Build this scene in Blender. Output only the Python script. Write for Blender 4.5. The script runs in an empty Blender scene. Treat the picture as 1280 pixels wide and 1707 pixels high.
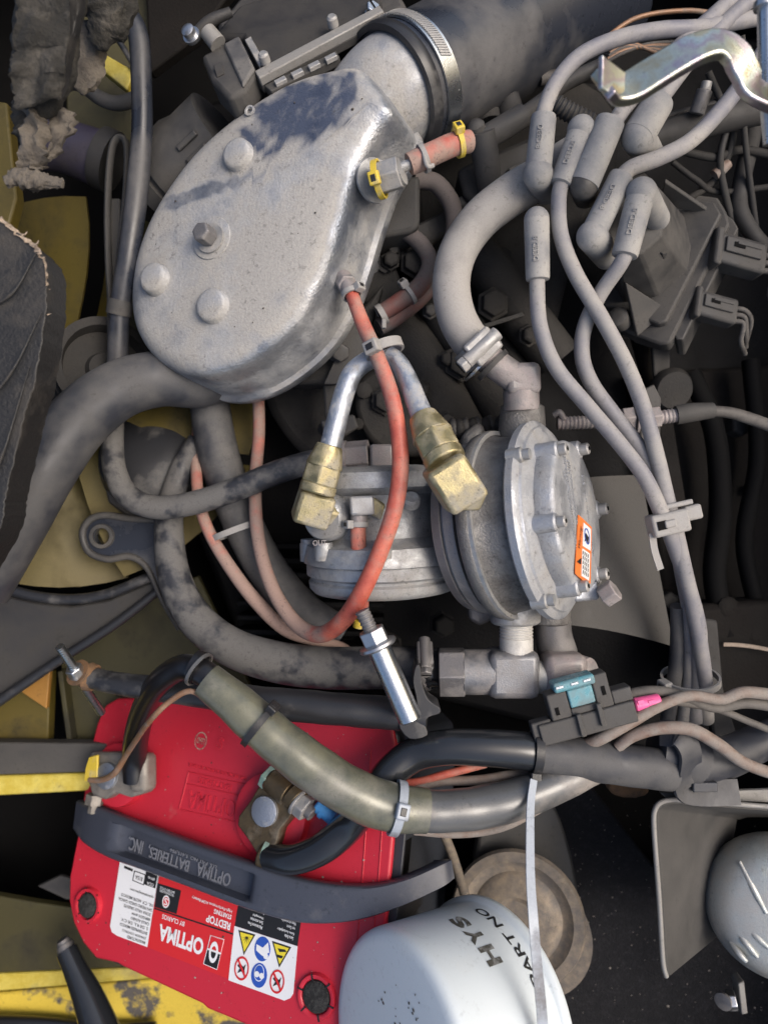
import bpy, bmesh, math, random
import numpy as np
from mathutils import Vector as V, Matrix
random.seed(7)
sc = bpy.context.scene
COL = sc.collection

# ------------------------------------------------------------------ camera, sky, sun, exposure
# Lengths below are in "bay units" (1 unit = 0.4 mm).  The build frame has its z axis pointing at
# the person holding the camera; GROT turns it so that the world z axis is real "up".
D = 1200.0
S = 0.0004
UP = V((-0.40, 0.20, 0.894)).normalized()
GROT = UP.rotation_difference(V((0, 0, 1))).to_matrix()

cam = bpy.data.cameras.new('camera')
cam.sensor_fit = 'VERTICAL'
cam.sensor_height = 24.0
cam.lens = 24.0 * D / 1707.0
cam.clip_start = 0.005
cam.clip_end = 50.0
cam.dof.use_dof = True
cam.dof.focus_distance = (D - 40) * S
cam.dof.aperture_fstop = 3.4
camo = bpy.data.objects.new('camera', cam)
COL.objects.link(camo)
camo.matrix_world = Matrix.LocRotScale(GROT @ (V((0, 0, D)) * S), GROT.to_quaternion(), None)
sc.camera = camo

SUN_CAM = V((0.50, 0.12, 0.85)).normalized()      # towards the sun, build frame
SUN_W = GROT @ SUN_CAM
sun_el = math.asin(max(-1, min(1, SUN_W.z)))
sun_az = math.atan2(SUN_W.x, SUN_W.y)
world = bpy.data.worlds.new('World')
sc.world = world
world.use_nodes = True
wn = world.node_tree
bg = wn.nodes['Background']
sky = wn.nodes.new('ShaderNodeTexSky')
sky.sky_type = 'NISHITA'
sky.sun_disc = False
sky.sun_elevation = sun_el
sky.sun_rotation = sun_az
sky.air_density = 1.0
sky.dust_density = 5.0
sky.ozone_density = 1.0
wn.links.new(sky.outputs[0], bg.inputs[0])
bg.inputs[1].default_value = 0.14
sl = bpy.data.lights.new('sun', 'SUN')
sl.energy = 0.9
sl.angle = math.radians(28)
sl.color = (1.0, 0.975, 0.95)
suno = bpy.data.objects.new('sun', sl)
COL.objects.link(suno)
suno.rotation_euler = SUN_W.to_track_quat('Z', 'Y').to_euler()
suno.location = SUN_W * 3
sc.view_settings.view_transform = 'Standard'
sc.view_settings.look = 'None'
sc.view_settings.gamma = 1.0
sc.view_settings.use_curve_mapping = False
sc.view_settings.exposure = 0.45
sc.render.engine = 'CYCLES'
sc.cycles.use_denoising = True
sc.cycles.max_bounces = 6
sc.cycles.caustics_reflective = False
sc.cycles.caustics_refractive = False

# ------------------------------------------------------------------ materials
DUST = (0.30, 0.285, 0.27)
MATS = {}


def M(name, base, rough=.55, metal=0.0, dust=-1.0, dcol=DUST, dscale=90, up=0.0, var=.18, grain=.22,
      bump=.12, bscale=1100, contrast=3.0, coat=0.0, trans=0.0, alpha=1.0, maxd=.95, base2=None, b2scale=60, b2con=5,
      spec=.5, grime=.35, stain=None):
    """dusty / worn procedural surface: base (optionally blotched with base2) under a noise-driven dust film"""
    if name in MATS:
        return MATS[name]
    m = bpy.data.materials.new(name)
    m.use_nodes = True
    t = m.node_tree
    n = t.nodes
    L = t.links.new
    b = n['Principled BSDF']
    tc = n.new('ShaderNodeTexCoord')

    def noise(sc_, det=5, ro=.6, src=None):
        q = n.new('ShaderNodeTexNoise')
        q.inputs['Scale'].default_value = sc_
        q.inputs['Detail'].default_value = det
        q.inputs['Roughness'].default_value = ro
        L(src or tc.outputs['Object'], q.inputs['Vector'])
        return q.outputs['Fac']

    def math_(op, a, c, clamp=False):
        q = n.new('ShaderNodeMath')
        q.operation = op
        q.use_clamp = clamp
        for i, v in enumerate((a, c)):
            if isinstance(v, (int, float)):
                q.inputs[i].default_value = v
            else:
                L(v, q.inputs[i])
        return q.outputs[0]

    def mix(f, a, c):
        q = n.new('ShaderNodeMix')
        q.data_type = 'RGBA'
        if isinstance(f, (int, float)):
            q.inputs[0].default_value = f
        else:
            L(f, q.inputs[0])
        for i, v in ((6, a), (7, c)):
            if isinstance(v, tuple):
                q.inputs[i].default_value = (*v[:3], 1)
            else:
                L(v, q.inputs[i])
        return q.outputs[2]

    n1 = noise(dscale, 6, .62)
    n2 = noise(bscale, 3, .6)
    n3 = noise(dscale * .31, 4, .55)
    at = n.new('ShaderNodeAttribute')
    at.attribute_name = 'dust'
    f = math_('MULTIPLY', math_('SUBTRACT', n1, .5), contrast)
    f = math_('ADD', f, math_('MULTIPLY', math_('SUBTRACT', n3, .5), contrast * .6))
    f = math_('ADD', f, dust)
    f = math_('ADD', f, at.outputs['Fac'])
    if up:
        g = n.new('ShaderNodeNewGeometry')
        sx = n.new('ShaderNodeSeparateXYZ')
        L(g.outputs['Normal'], sx.inputs[0])
        f = math_('ADD', f, math_('MULTIPLY', sx.outputs[2], up))
    f = math_('MINIMUM', math_('MAXIMUM', f, 0.0), maxd)
    bc = base
    if base2:
        bf = math_('MULTIPLY', math_('SUBTRACT', noise(b2scale, 6, .68), .5), b2con)
        bf = math_('ADD', bf, .5, True)
        bc = mix(bf, base, base2)
    gv = math_('ADD', math_('MULTIPLY', math_('SUBTRACT', n2, .5), var * 2), 1.0)
    gd = math_('ADD', math_('MULTIPLY', math_('SUBTRACT', n2, .5), grain * 2), 1.0)

    def scale(c, g_):
        q = n.new('ShaderNodeVectorMath')
        q.operation = 'SCALE'
        if isinstance(c, tuple):
            q.inputs[0].default_value = c[:3]
        else:
            L(c, q.inputs[0])
        L(g_, q.inputs['Scale'])
        return q.outputs[0]
    col = mix(f, scale(bc, gv), scale(dcol, gd))
    if stain:
        a2 = n.new('ShaderNodeAttribute')
        a2.attribute_name = 'stain'
        sf = math_('ADD', a2.outputs['Fac'], math_('MULTIPLY', math_('SUBTRACT', noise(110, 6, .7), .5), 1.1))
        sf = math_('MULTIPLY', math_('MULTIPLY', math_('SUBTRACT', sf, .12), 1.15, True), a2.outputs['Fac'], True)
        col = mix(sf, col, stain)
    if grime:
        gq = math_('MULTIPLY', math_('SUBTRACT', noise(dscale * 3.7 + 120, 4, .7), .56), 9.0, True)
        gm = math_('MULTIPLY', math_('SUBTRACT', noise(dscale * .7 + 14, 3, .6), .42), 5.0, True)
        gq = math_('SUBTRACT', 1.0, math_('MULTIPLY', math_('MULTIPLY', gq, gm), grime))
        col = scale(col, gq)
    L(col, b.inputs['Base Color'])
    L(math_('ADD', math_('MULTIPLY', f, .88 - rough), math_('ADD', rough - .05, math_('MULTIPLY', n1, .1))), b.inputs['Roughness'])
    if metal:
        L(math_('MULTIPLY', math_('SUBTRACT', 1.0, f), metal), b.inputs['Metallic'])
    b.inputs['Specular IOR Level'].default_value = spec
    b.inputs['Coat Weight'].default_value = coat
    b.inputs['Coat Roughness'].default_value = .25
    b.inputs['Transmission Weight'].default_value = trans
    b.inputs['Alpha'].default_value = alpha
    if bump:
        bn = n.new('ShaderNodeBump')
        bn.inputs['Strength'].default_value = bump
        bn.inputs['Distance'].default_value = .0012
        L(math_('ADD', n2, math_('MULTIPLY', n1, .8)), bn.inputs['Height'])
        L(bn.outputs[0], b.inputs['Normal'])
    MATS[name] = m
    return m


M('cast_dusty', (.56, .57, .59), .36, .75, .42, (.355, .342, .322), 30, up=.35, contrast=2.8, bump=.40, bscale=620, maxd=.95, grain=.2, grime=.45, stain=(.050, .066, .110), base2=(.22, .25, .31), b2scale=22, b2con=4)
M('cast_alu', (.44, .45, .46), .46, .75, .42, (.27, .262, .25), 55, contrast=3.2, grime=.5, bump=.30, bscale=1000, base2=(.30, .31, .33), b2scale=60)
M('cast_dirty', (.20, .196, .192), .5, .55, .35, (.085, .079, .075), 45, contrast=3.6, bump=.6, bscale=700, grain=.7, grime=.6)
M('cast_plate', (.42, .44, .48), .42, .7, .38, (.28, .275, .27), 45, contrast=3, bump=.35, bscale=900, grime=.5)
M('hose_black', (.022, .023, .027), .38, 0, -.15, (.15, .145, .14), 45, contrast=3, bump=.05)
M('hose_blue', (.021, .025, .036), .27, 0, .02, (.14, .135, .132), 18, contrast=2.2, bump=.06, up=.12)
M('hose_grey', (.030, .033, .043), .40, 0, .36, (.098, .096, .096), 30, contrast=2.8, bump=.08, grain=.2)
M('hose_blotch', (.028, .030, .037), .42, 0, .66, (.120, .117, .115), 55, contrast=6.5, bump=.10)
M('hose_dusty', (.04, .042, .05), .5, 0, .7, (.135, .131, .128), 40, contrast=3, bump=.08)
M('hose_pale', (.09, .09, .095), .6, 0, .85, (.33, .315, .30), 25, contrast=2.4, bump=.10)
M('hose_red', (.40, .080, .058), .5, 0, .0, (.31, .225, .19), 75, contrast=2.8, grime=.65, bump=.06, base2=(.55, .15, .10), b2scale=50)
M('hose_pinkgrey', (.16, .050, .042), .6, 0, .72, (.125, .112, .108), 70, contrast=2.4, bump=.06)
M('wire_grey', (.17, .17, .20), .5, 0, .5, (.33, .315, .30), 35, contrast=2.6, bump=.05, grain=.12)
M('boot_grey', (.17, .175, .19), .55, 0, .6, (.34, .33, .315), 55, contrast=2.4, bump=.10, grain=.12)
M('boot_dark', (.055, .052, .05), .4, 0, .2, (.10, .095, .09), 60, contrast=2.4, bump=.10)
M('plastic_dark', (.022, .022, .025), .5, 0, .5, (.040, .038, .036), 40, contrast=2.2, bump=.1, up=.15)
M('plastic_mid', (.034, .034, .036), .5, 0, .55, (.076, .072, .068), 50, contrast=2.4, bump=.1)
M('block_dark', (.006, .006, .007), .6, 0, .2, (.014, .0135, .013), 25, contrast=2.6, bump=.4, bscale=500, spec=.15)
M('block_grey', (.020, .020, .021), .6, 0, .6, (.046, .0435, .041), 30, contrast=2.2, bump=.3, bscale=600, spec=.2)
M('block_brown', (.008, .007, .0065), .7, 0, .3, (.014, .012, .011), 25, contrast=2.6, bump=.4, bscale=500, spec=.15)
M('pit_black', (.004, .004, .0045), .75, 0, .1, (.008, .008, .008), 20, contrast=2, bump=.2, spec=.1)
M('mat_rubber', (.007, .0075, .010), .75, 0, .05, (.028, .028, .033), 420, contrast=2.6, bump=.9, bscale=700, grain=.8, spec=.25)
M('steel_zinc', (.55, .56, .58), .34, .95, -.35, (.36, .34, .31), 120, contrast=3, bump=.12)
M('steel_bright', (.60, .64, .68), .28, 1.0, -.6, (.36, .34, .31), 120, contrast=3, bump=.10)
M('steel_dusty', (.36, .36, .36), .45, .6, .35, (.34, .325, .31), 90, contrast=3, bump=.18)
M('steel_dark', (.20, .195, .20), .5, .6, .15, (.20, .19, .185), 90, contrast=3, bump=.2)
M('tube_zinc', (.48, .51, .55), .40, .85, .18, (.40, .39, .375), 130, contrast=3.6, bump=.25, base2=(.30, .36, .47), b2scale=70)
M('brass_dusty', (.36, .315, .18), .40, .85, .30, (.30, .282, .24), 85, contrast=3.2, grime=.7, bump=.2, base2=(.50, .42, .22), b2scale=60)
M('fitting_grey', (.25, .24, .24), .5, .4, .45, (.30, .275, .27), 80, contrast=3, bump=.25, base2=(.30, .25, .25))
M('fitting_blue', (.20, .205, .22), .45, .6, .25, (.27, .25, .24), 60, contrast=3, bump=.2)
M('thread_white', (.52, .51, .49), .6, .2, .2, (.42, .41, .39), 200, contrast=3, bump=.3)
M('yellow_tie', (.62, .46, .05), .5, 0, -.1, (.52, .46, .30), 150, contrast=3)
M('tie_grey', (.28, .275, .27), .6, 0, .4, (.33, .315, .30), 120, contrast=2.5)
M('tie_black', (.02, .02, .022), .35, 0, -.3, (.20, .19, .185), 120, contrast=2.5)
M('tie_blue', (.33, .37, .43), .35, 0, -.1, (.14, .13, .13), 40, contrast=4)
M('yellow_paint', (.46, .36, .05), .5, 0, -.10, (.20, .18, .12), 40, contrast=2.6, bump=.2, base2=(.55, .46, .10), b2scale=90)
M('yellow_chipped', (.60, .45, .06), .5, 0, -.05, (.085, .080, .078), 38, contrast=11, bump=.3, maxd=1.0)
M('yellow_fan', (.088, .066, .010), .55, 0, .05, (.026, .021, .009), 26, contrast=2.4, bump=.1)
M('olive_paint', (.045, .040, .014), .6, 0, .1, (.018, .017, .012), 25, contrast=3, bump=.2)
M('orange_paint', (.30, .15, .03), .5, 0, -.4, contrast=2)
M('foam_black', (.020, .019, .017), .95, 0, .05, (.085, .078, .068), 60, contrast=3.2, bump=1.0, bscale=500, grain=.5)
M('vinyl_black', (.014, .014, .015), .5, 0, -.1, (.05, .045, .04), 50, contrast=3, bump=.5, bscale=500)
M('torn_edge', (.36, .29, .23), .95, 0, .0, (.10, .08, .07), 160, contrast=5, bump=1.0, bscale=500)
M('cloth_tan', (.12, .105, .088), .95, 0, .1, (.05, .043, .037), 70, contrast=3, bump=.8, bscale=600)
M('violet_plastic', (.040, .035, .062), .55, 0, .1, (.06, .052, .06), 40)
M('battery_red', (.50, .022, .042), .36, 0, -.48, (.44, .17, .16), 60, contrast=2.6, bump=.14, bscale=1500, var=.07, grime=.18)
M('battery_case', (.030, .034, .044), .45, 0, -.35, (.13, .13, .135), 60, contrast=2.4, bump=.12)
M('handle_grey', (.050, .057, .078), .38, 0, -.35, (.16, .16, .165), 45, contrast=2.4, bump=.08)
M('felt_black', (.018, .018, .018), .95, 0, .2, (.06, .06, .06), 600, contrast=3, bump=.9, bscale=1200)
M('lead_grey', (.24, .225, .205), .5, .55, .15, (.20, .185, .165), 120, contrast=3, bump=.35)
M('lead_post', (.40, .43, .48), .42, .8, -.3, (.25, .25, .25), 160, contrast=3, bump=.35)
M('bronze', (.17, .12, .065), .42, .75, -.05, (.21, .185, .15), 80, contrast=3, bump=.25, base2=(.10, .078, .05), b2scale=70)
M('verdigris', (.20, .31, .27), .8, 0, .1, (.25, .25, .22), 120)
M('loom_olive', (.150, .150, .108), .30, .15, -.05, (.245, .235, .20), 30, contrast=2.6, bump=.06, base2=(.085, .09, .075), b2scale=26, coat=.4)
M('loom_silver', (.105, .108, .112), .30, .2, .10, (.26, .235, .215), 40, contrast=3, bump=.08, coat=.3)
M('cable_black', (.010, .010, .012), .30, 0, -.75, (.15, .145, .14), 60, contrast=2.6, bump=.04, coat=.2)
M('cable_gloss', (.016, .018, .022), .20, 0, -.6, (.12, .12, .125), 40, contrast=2.6, bump=.03, coat=.5)
M('copper_wire', (.26, .145, .085), .45, .2, .15, (.22, .195, .17), 120, contrast=3)
M('wire_brown', (.18, .125, .10), .5, 0, .45, (.235, .21, .19), 110, contrast=3)
M('wire_dark', (.06, .055, .052), .6, 0, .5, (.14, .13, .12), 90, contrast=2.5)
M('fuse_blue', (.12, .36, .44), .2, 0, .40, (.22, .29, .31), 120, contrast=2.4, trans=.25, bump=.05)
M('pink_plastic', (.82, .12, .32), .35, 0, -.7, contrast=2)
M('blue_plastic', (.06, .26, .58), .4, 0, -.3, contrast=3)
M('filter_white', (.60, .66, .70), .34, 0, -.25, (.60, .62, .60), 30, contrast=2, bump=.05, var=.03, grime=.18)
M('filter_speck', (.06, .055, .05), .7)
M('print_black', (.02, .02, .02), .5, var=.3)
M('print_worn', (.075, .072, .062), .6, 0, .0, (.35, .36, .36), 260, contrast=3)
M('sticker_white', (.74, .76, .79), .45, bump=.0, var=.03, grime=.12)
M('sticker_red', (.58, .022, .026), .4, bump=.0, var=.03, grime=.12)
M('sticker_black', (.014, .014, .015), .45, bump=.0, grime=.12)
M('sticker_yellow', (.74, .62, .04), .45, bump=.0, var=.03, grime=.12)
M('sticker_blue', (.025, .085, .42), .45, bump=.0, var=.03, grime=.12)
M('sticker_orange', (.80, .20, .045), .45, bump=.0, var=.05, grime=.12)
M('disc_brown', (.125, .112, .104), .6, .1, .3, (.105, .094, .086), 60, contrast=3, bump=.2, base2=(.26, .21, .155), b2scale=50)
M('disc_dark', (.03, .03, .031), .55, 0, .1, (.06, .057, .053), 50, contrast=3)
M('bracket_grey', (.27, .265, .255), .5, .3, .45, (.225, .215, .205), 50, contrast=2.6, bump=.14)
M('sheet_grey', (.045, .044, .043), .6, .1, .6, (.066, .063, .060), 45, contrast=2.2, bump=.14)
M('rust_brown', (.18, .10, .05), .9, 0, .2, (.09, .06, .04), 150, contrast=3)


def iridescent(name):
    m = M(name, (.55, .52, .44), .30, .95, -.55, (.40, .36, .31), 90, contrast=3, bump=.25)
    t = m.node_tree
    n = t.nodes
    tc = n.new('ShaderNodeTexCoord')
    q = n.new('ShaderNodeTexNoise')
    q.inputs['Scale'].default_value = 38
    q.inputs['Detail'].default_value = 4
    t.links.new(tc.outputs['Object'], q.inputs['Vector'])
    r = n.new('ShaderNodeValToRGB')
    e = r.color_ramp.elements
    e[0].position, e[0].color = .34, (.50, .44, .30, 1)
    e[1].position, e[1].color = .66, (.48, .50, .38, 1)
    for p, c in ((.42, (.55, .58, .50, 1)), (.49, (.46, .40, .46, 1)), (.55, (.52, .60, .60, 1)), (.60, (.56, .50, .36, 1))):
        x = e.new(p)
        x.color = c
    t.links.new(q.outputs['Fac'], r.inputs[0])
    for nd in n:
        if nd.type == 'VECT_MATH' and not nd.inputs[0].is_linked and tuple(round(v, 2) for v in nd.inputs[0].default_value) == (.55, .52, .44):
            t.links.new(r.outputs[0], nd.inputs[0])


iridescent('zinc_rainbow')
M('horn_zinc', (.50, .49, .46), .42, .55, -.3, (.40, .37, .30), 60, contrast=3, bump=.2, base2=(.46, .50, .50), b2scale=30)


# ------------------------------------------------------------------ geometry helpers (build frame)
def kz(z):
    return (D - z) / D


def pt(px, py, z=0.0):
    k = kz(z)
    return V(((px - 640) * k, (853.5 - py) * k, z))


def ray(px, py, o, nrm):
    """point of the plane (o, nrm) seen along that line of sight"""
    c = V((0, 0, D))
    d = V((px - 640, 853.5 - py, -D))
    return c + d * ((o - c).dot(nrm) / d.dot(nrm))


def W(v):
    return (GROT @ v) * S


def tag(o, label=None, cat=None, group=None, kind=None):
    for k_, v in (('label', label), ('category', cat), ('group', group), ('kind', kind)):
        if v:
            o[k_] = v
    return o


def wloc(o):
    p = V((0, 0, 0))
    while o:
        p = p + o.location
        o = o.parent
    return p


def thing(name, label, cat, at, group=None):
    o = bpy.data.objects.new(name, None)
    o.empty_display_size = .01
    COL.objects.link(o)
    o.location = W(at)
    return tag(o, label, cat, group)


def mk(name, vs, fs, mat, parent=None, smooth=True, ang=38, bevel=0.0, dust=None, seg=2, stain=None):
    ws = [W(v) for v in vs]
    c = sum(ws, V((0, 0, 0))) / len(ws)
    me = bpy.data.meshes.new(name)
    me.from_pydata([w - c for w in ws], [], fs)
    bm = bmesh.new()
    bm.from_mesh(me)
    bmesh.ops.recalc_face_normals(bm, faces=bm.faces)
    bm.to_mesh(me)
    bm.free()
    if dust is not None:
        a = me.attributes.new('dust', 'FLOAT', 'POINT')
        a.data.foreach_set('value', dust)
    if stain is not None:
        a = me.attributes.new('stain', 'FLOAT', 'POINT')
        a.data.foreach_set('value', stain)
    me.materials.append(MATS[mat] if isinstance(mat, str) else mat)
    if smooth:
        me.shade_smooth()
        me.set_sharp_from_angle(angle=math.radians(ang))
    o = bpy.data.objects.new(name, me)
    COL.objects.link(o)
    if parent:
        o.parent = parent
        o.location = c - wloc(parent)
    else:
        o.location = c
    if bevel:
        b = o.modifiers.new('bevel', 'BEVEL')
        b.width = bevel * S
        b.segments = seg
        b.limit_method = 'ANGLE'
        b.angle_limit = math.radians(32)
        w = o.modifiers.new('wn', 'WEIGHTED_NORMAL')
        w.keep_sharp = True
    return o


def spline(cp, sub=7, closed=False):
    n = len(cp)
    out = []
    P = [np.array(c, float) for c in cp]
    rng = n if closed else n - 1
    for i in range(rng):
        p1, p2 = P[i], P[(i + 1) % n]
        p0 = P[i - 1] if (closed or i) else 2 * p1 - p2
        p3 = P[(i + 2) % n] if (closed or i + 2 < n) else 2 * p2 - p1
        for j in range(sub):
            t = j / sub
            out.append(.5 * ((2 * p1) + (p2 - p0) * t + (2 * p0 - 5 * p1 + 4 * p2 - p3) * t * t + (3 * p1 - p0 - 3 * p2 + p3) * t ** 3))
    if not closed:
        out.append(P[-1])
    return out


def perp(a):
    a = a.normalized()
    r = V((0, 0, 1)) if abs(a.z) < .9 else V((0, 1, 0))
    e1 = (r - a * r.dot(a)).normalized()
    return e1, a.cross(e1)


def sweep(path, section, closed_sec=True):
    """path: list of (V centre, scale); section(i) -> list of 2d offsets. Parallel transport frames."""
    n = len(path)
    tans = []
    for i in range(n):
        a = path[max(0, i - 1)]
        b = path[min(n - 1, i + 1)]
        tans.append((b - a).normalized())
    e1, e2 = perp(tans[0])
    fr = []
    for i in range(n):
        if i:
            e1 = e1 - tans[i] * e1.dot(tans[i])
            e1.normalize()
            e2 = tans[i].cross(e1)
        fr.append((e1.copy(), e2.copy()))
    return tans, fr


def tube(name, pts, mat, parent=None, n=14, sub=7, dust=None, rib=None, wob=0.0, raw=False, smooth_path=True, flat=None):
    """pts: (px, py, z, r) with r the apparent radius; dust: value per control point"""
    cp = []
    for i, p in enumerate(pts):
        v = V(p[:3]) if raw else pt(*p[:3])
        r = p[3] if raw else p[3] * kz(p[2])
        cp.append((v.x, v.y, v.z, r, dust[i] if dust else 0.0))
    sp = spline(cp, sub) if smooth_path else [np.array(c) for c in cp]
    path = [V(s[:3]) for s in sp]
    _, fr = sweep(path, None)
    vs, fs, du = [], [], []
    L_ = 0
    rnd = random.Random(len(name) + int(pts[0][0]))
    ph = [rnd.uniform(0, 6.28) for _ in range(4)]
    for i, p in enumerate(path):
        if i:
            L_ += (p - path[i - 1]).length
        r = sp[i][3] * (rib(L_) if rib else 1.0)
        e1, e2 = fr[i]
        for j in range(n):
            a = 2 * math.pi * j / n
            rr = r * (1 + wob * (math.sin(L_ * .05 + ph[0] + 2 * a) + math.sin(L_ * .11 + ph[1] - a)))
            u, w = math.cos(a) * rr, math.sin(a) * rr
            if flat:
                w *= flat
            vs.append(p + e1 * u + e2 * w)
            du.append(sp[i][4])
    m = len(path)
    for i in range(m - 1):
        for j in range(n):
            k = (j + 1) % n
            fs.append((i * n + j, i * n + k, (i + 1) * n + k, (i + 1) * n + j))
    fs.append(tuple(range(n))[::-1])
    fs.append(tuple((m - 1) * n + j for j in range(n)))
    return mk(name, vs, fs, mat, parent, ang=50, dust=du if dust else None)


def lathe(name, prof, o, ax, mat, parent=None, n=32, scale=None, smooth=True, rot=0.0, ang=38, bevel=0, closed=False, squash=None, radial=None):
    """prof: (h along axis, r); scaled so that sizes read as picture units at the origin"""
    ax = ax.normalized()
    k = kz(o.z) if scale is None else scale
    e1, e2 = perp(ax)
    vs, fs = [], []
    for i, (h, r) in enumerate(prof):
        for j in range(n):
            a = 2 * math.pi * j / n + rot
            q = r * (radial(a, i) if radial else 1)
            vs.append(o + ax * (h * k) + (e1 * math.cos(a) + e2 * math.sin(a)) * (q * k))
    m = len(prof)
    for i in range(m - 1 if not closed else m):
        i2 = (i + 1) % m
        for j in range(n):
            q = (j + 1) % n
            fs.append((i * n + j, i * n + q, i2 * n + q, i2 * n + j))
    if not closed:
        fs.append(tuple(range(n))[::-1])
        fs.append(tuple((m - 1) * n + j for j in range(n)))
    return mk(name, vs, fs, mat, parent, smooth=smooth, ang=ang, bevel=bevel)


def cyl(name, a, b, r, mat, parent=None, n=24, bevel=1.5, r2=None, chamf=0):
    """between two points (build-frame vectors), radius in plain units"""
    h = (b - a).length
    r2 = r if r2 is None else r2
    pr = [(0, r), (h, r2)]
    if chamf:
        pr = [(0, r - chamf), (chamf, r), (h - chamf, r2), (h, r2 - chamf)]
    return lathe(name, pr, a, b - a, mat, parent, n=n, scale=1.0, bevel=0 if chamf else bevel)


def hexa(name, a, b, r, mat, parent=None, rot=0.0, bevel=2.0):
    return lathe(name, [(0, r), ((b - a).length, r)], a, b - a, mat, parent, n=6, scale=1.0, smooth=True, rot=rot, bevel=bevel, ang=20)


def ring(name, c, ax, r, w, t, mat, parent=None, n=36, bevel=0, e=1.0):
    """flat band round a tube: inner radius r, width w, thickness t"""
    return lathe(name, [(-w / 2, r), (-w / 2, r + t), (w / 2, r + t), (w / 2, r)], c, ax, mat, parent, n=n, scale=1.0, closed=True, bevel=bevel)


def obox(name, c, x, y, z, mat, parent=None, bevel=2.0, taper=1.0):
    """box from its centre and three half-extent vectors"""
    vs = []
    for k in (-1, 1):
        f = taper if k > 0 else 1
        for i, j in ((-1, -1), (1, -1), (1, 1), (-1, 1)):
            vs.append(c + x * i * f + y * j * f + z * k)
    fs = [(0, 3, 2, 1), (4, 5, 6, 7), (0, 1, 5, 4), (1, 2, 6, 5), (2, 3, 7, 6), (3, 0, 4, 7)]
    return mk(name, vs, fs, mat, parent, bevel=bevel)


def prism(name, outline, mat, parent=None, z=0.0, th=20.0, plane=None, off=0.0, bevel=3.0, sm=0, seg=2, wave=0.0, taper=None):
    """outline in picture coordinates laid on a plane and given thickness away from the viewer"""
    ol = [tuple(p) for p in outline]
    if sm:
        ol = [tuple(p) for p in spline(ol, sm, closed=True)]
    if plane:
        o, nn = plane
        top = [ray(x, y, o + nn * off, nn) for x, y in ol]
        dn = -nn * th
    else:
        top = [pt(x, y, z) for x, y in ol]
        dn = V((0, 0, -th))
    if wave:
        rnd = random.Random(3)
        top = [t + V((rnd.uniform(-wave, wave), rnd.uniform(-wave, wave), rnd.uniform(-wave, wave))) for t in top]
    c = sum(top, V((0, 0, 0))) / len(top)
    bot = [t + dn for t in top]
    if taper:
        bot = [c + dn + (t - c) * taper for t in top]
    n = len(top)
    fs = [tuple(range(n)), tuple(range(2 * n - 1, n - 1, -1))]
    fs += [(i, n + i, n + (i + 1) % n, (i + 1) % n) for i in range(n)]
    return mk(name, top + bot, fs, mat, parent, bevel=bevel, seg=seg)


def strip(name, pts, w, t, mat, parent=None, nrm=None, sub=5, bevel=0, tw=None):
    """flat strap following points (vectors); nrm(i, tangent)->face normal"""
    sp = [V(s) for s in spline([tuple(p) for p in pts], sub)]
    n = len(sp)
    vs, fs = [], []
    for i, p in enumerate(sp):
        tn = (sp[min(n - 1, i + 1)] - sp[max(0, i - 1)]).normalized()
        nn = nrm if nrm is not None else V((0, 0, 1))
        if callable(nn):
            nn = nn(i / (n - 1), p)
        nn = (nn - tn * nn.dot(tn)).normalized()
        s = tn.cross(nn)
        ww = w(i / (n - 1)) if callable(w) else w
        for a, b in ((-1, -1), (1, -1), (1, 1), (-1, 1)):
            vs.append(p + s * (a * ww / 2) + nn * (b * t / 2))
    for i in range(n - 1):
        for j in range(4):
            k = (j + 1) % 4
            fs.append((i * 4 + j, i * 4 + k, i * 4 + 4 + k, i * 4 + 4 + j))
    fs += [(0, 3, 2, 1), tuple((n - 1) * 4 + j for j in range(4))]
    return mk(name, vs, fs, mat, parent, bevel=bevel)


_TXT = {}


def glyphs(s, ext=.0, res=3, bold=.008):
    key = (s, ext, bold)
    if key not in _TXT:
        c = bpy.data.curves.new('lettering', 'FONT')
        c.body = s
        c.align_x = 'CENTER'
        c.align_y = 'CENTER'
        c.resolution_u = res
        c.extrude = ext
        c.offset = bold
        c.size = 1.0
        o = bpy.data.objects.new('lettering_tmp', c)
        COL.objects.link(o)
        dg = bpy.context.evaluated_depsgraph_get()
        me = bpy.data.meshes.new_from_object(o.evaluated_get(dg))
        _TXT[key] = ([v.co.copy() for v in me.vertices], [tuple(p.vertices) for p in me.polygons])
        bpy.data.objects.remove(o)
        bpy.data.curves.remove(c)
        bpy.data.meshes.remove(me)
    return _TXT[key]


def text(s, o, xd, yd, w, h, mat, parent, name='lettering', ext=0.0, bold=0.0, lift=0.0):
    """flat lettering: width w and height h set in plain units"""
    vs, fs = glyphs(s, 1.0 if ext else 0.0)
    x0, x1 = min(v.x for v in vs), max(v.x for v in vs)
    y0, y1 = min(v.y for v in vs), max(v.y for v in vs)
    nn = xd.cross(yd).normalized()
    out = [o + xd * ((v.x - (x0 + x1) / 2) / (x1 - x0) * w) + yd * ((v.y - (y0 + y1) / 2) / (y1 - y0) * h) + nn * (v.z * ext + lift) for v in vs]
    return mk(name, out, fs, mat, parent, smooth=False)


def ziptie_head(c, ax, nrm, mat, parent, s=1.0):
    ax = ax.normalized()
    nrm = (nrm - ax * nrm.dot(ax)).normalized()
    x = ax.cross(nrm)
    h = obox('tie_head', c, x * 9 * s, ax * 7.5 * s, nrm * 6.5 * s, mat, parent, bevel=2 * s)
    obox('pawl', c + nrm * 5.2 * s, x * 4.5 * s, ax * 3.5 * s, nrm * 2.2 * s, 'tie_black', h, bevel=.6 * s)
    return h


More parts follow.
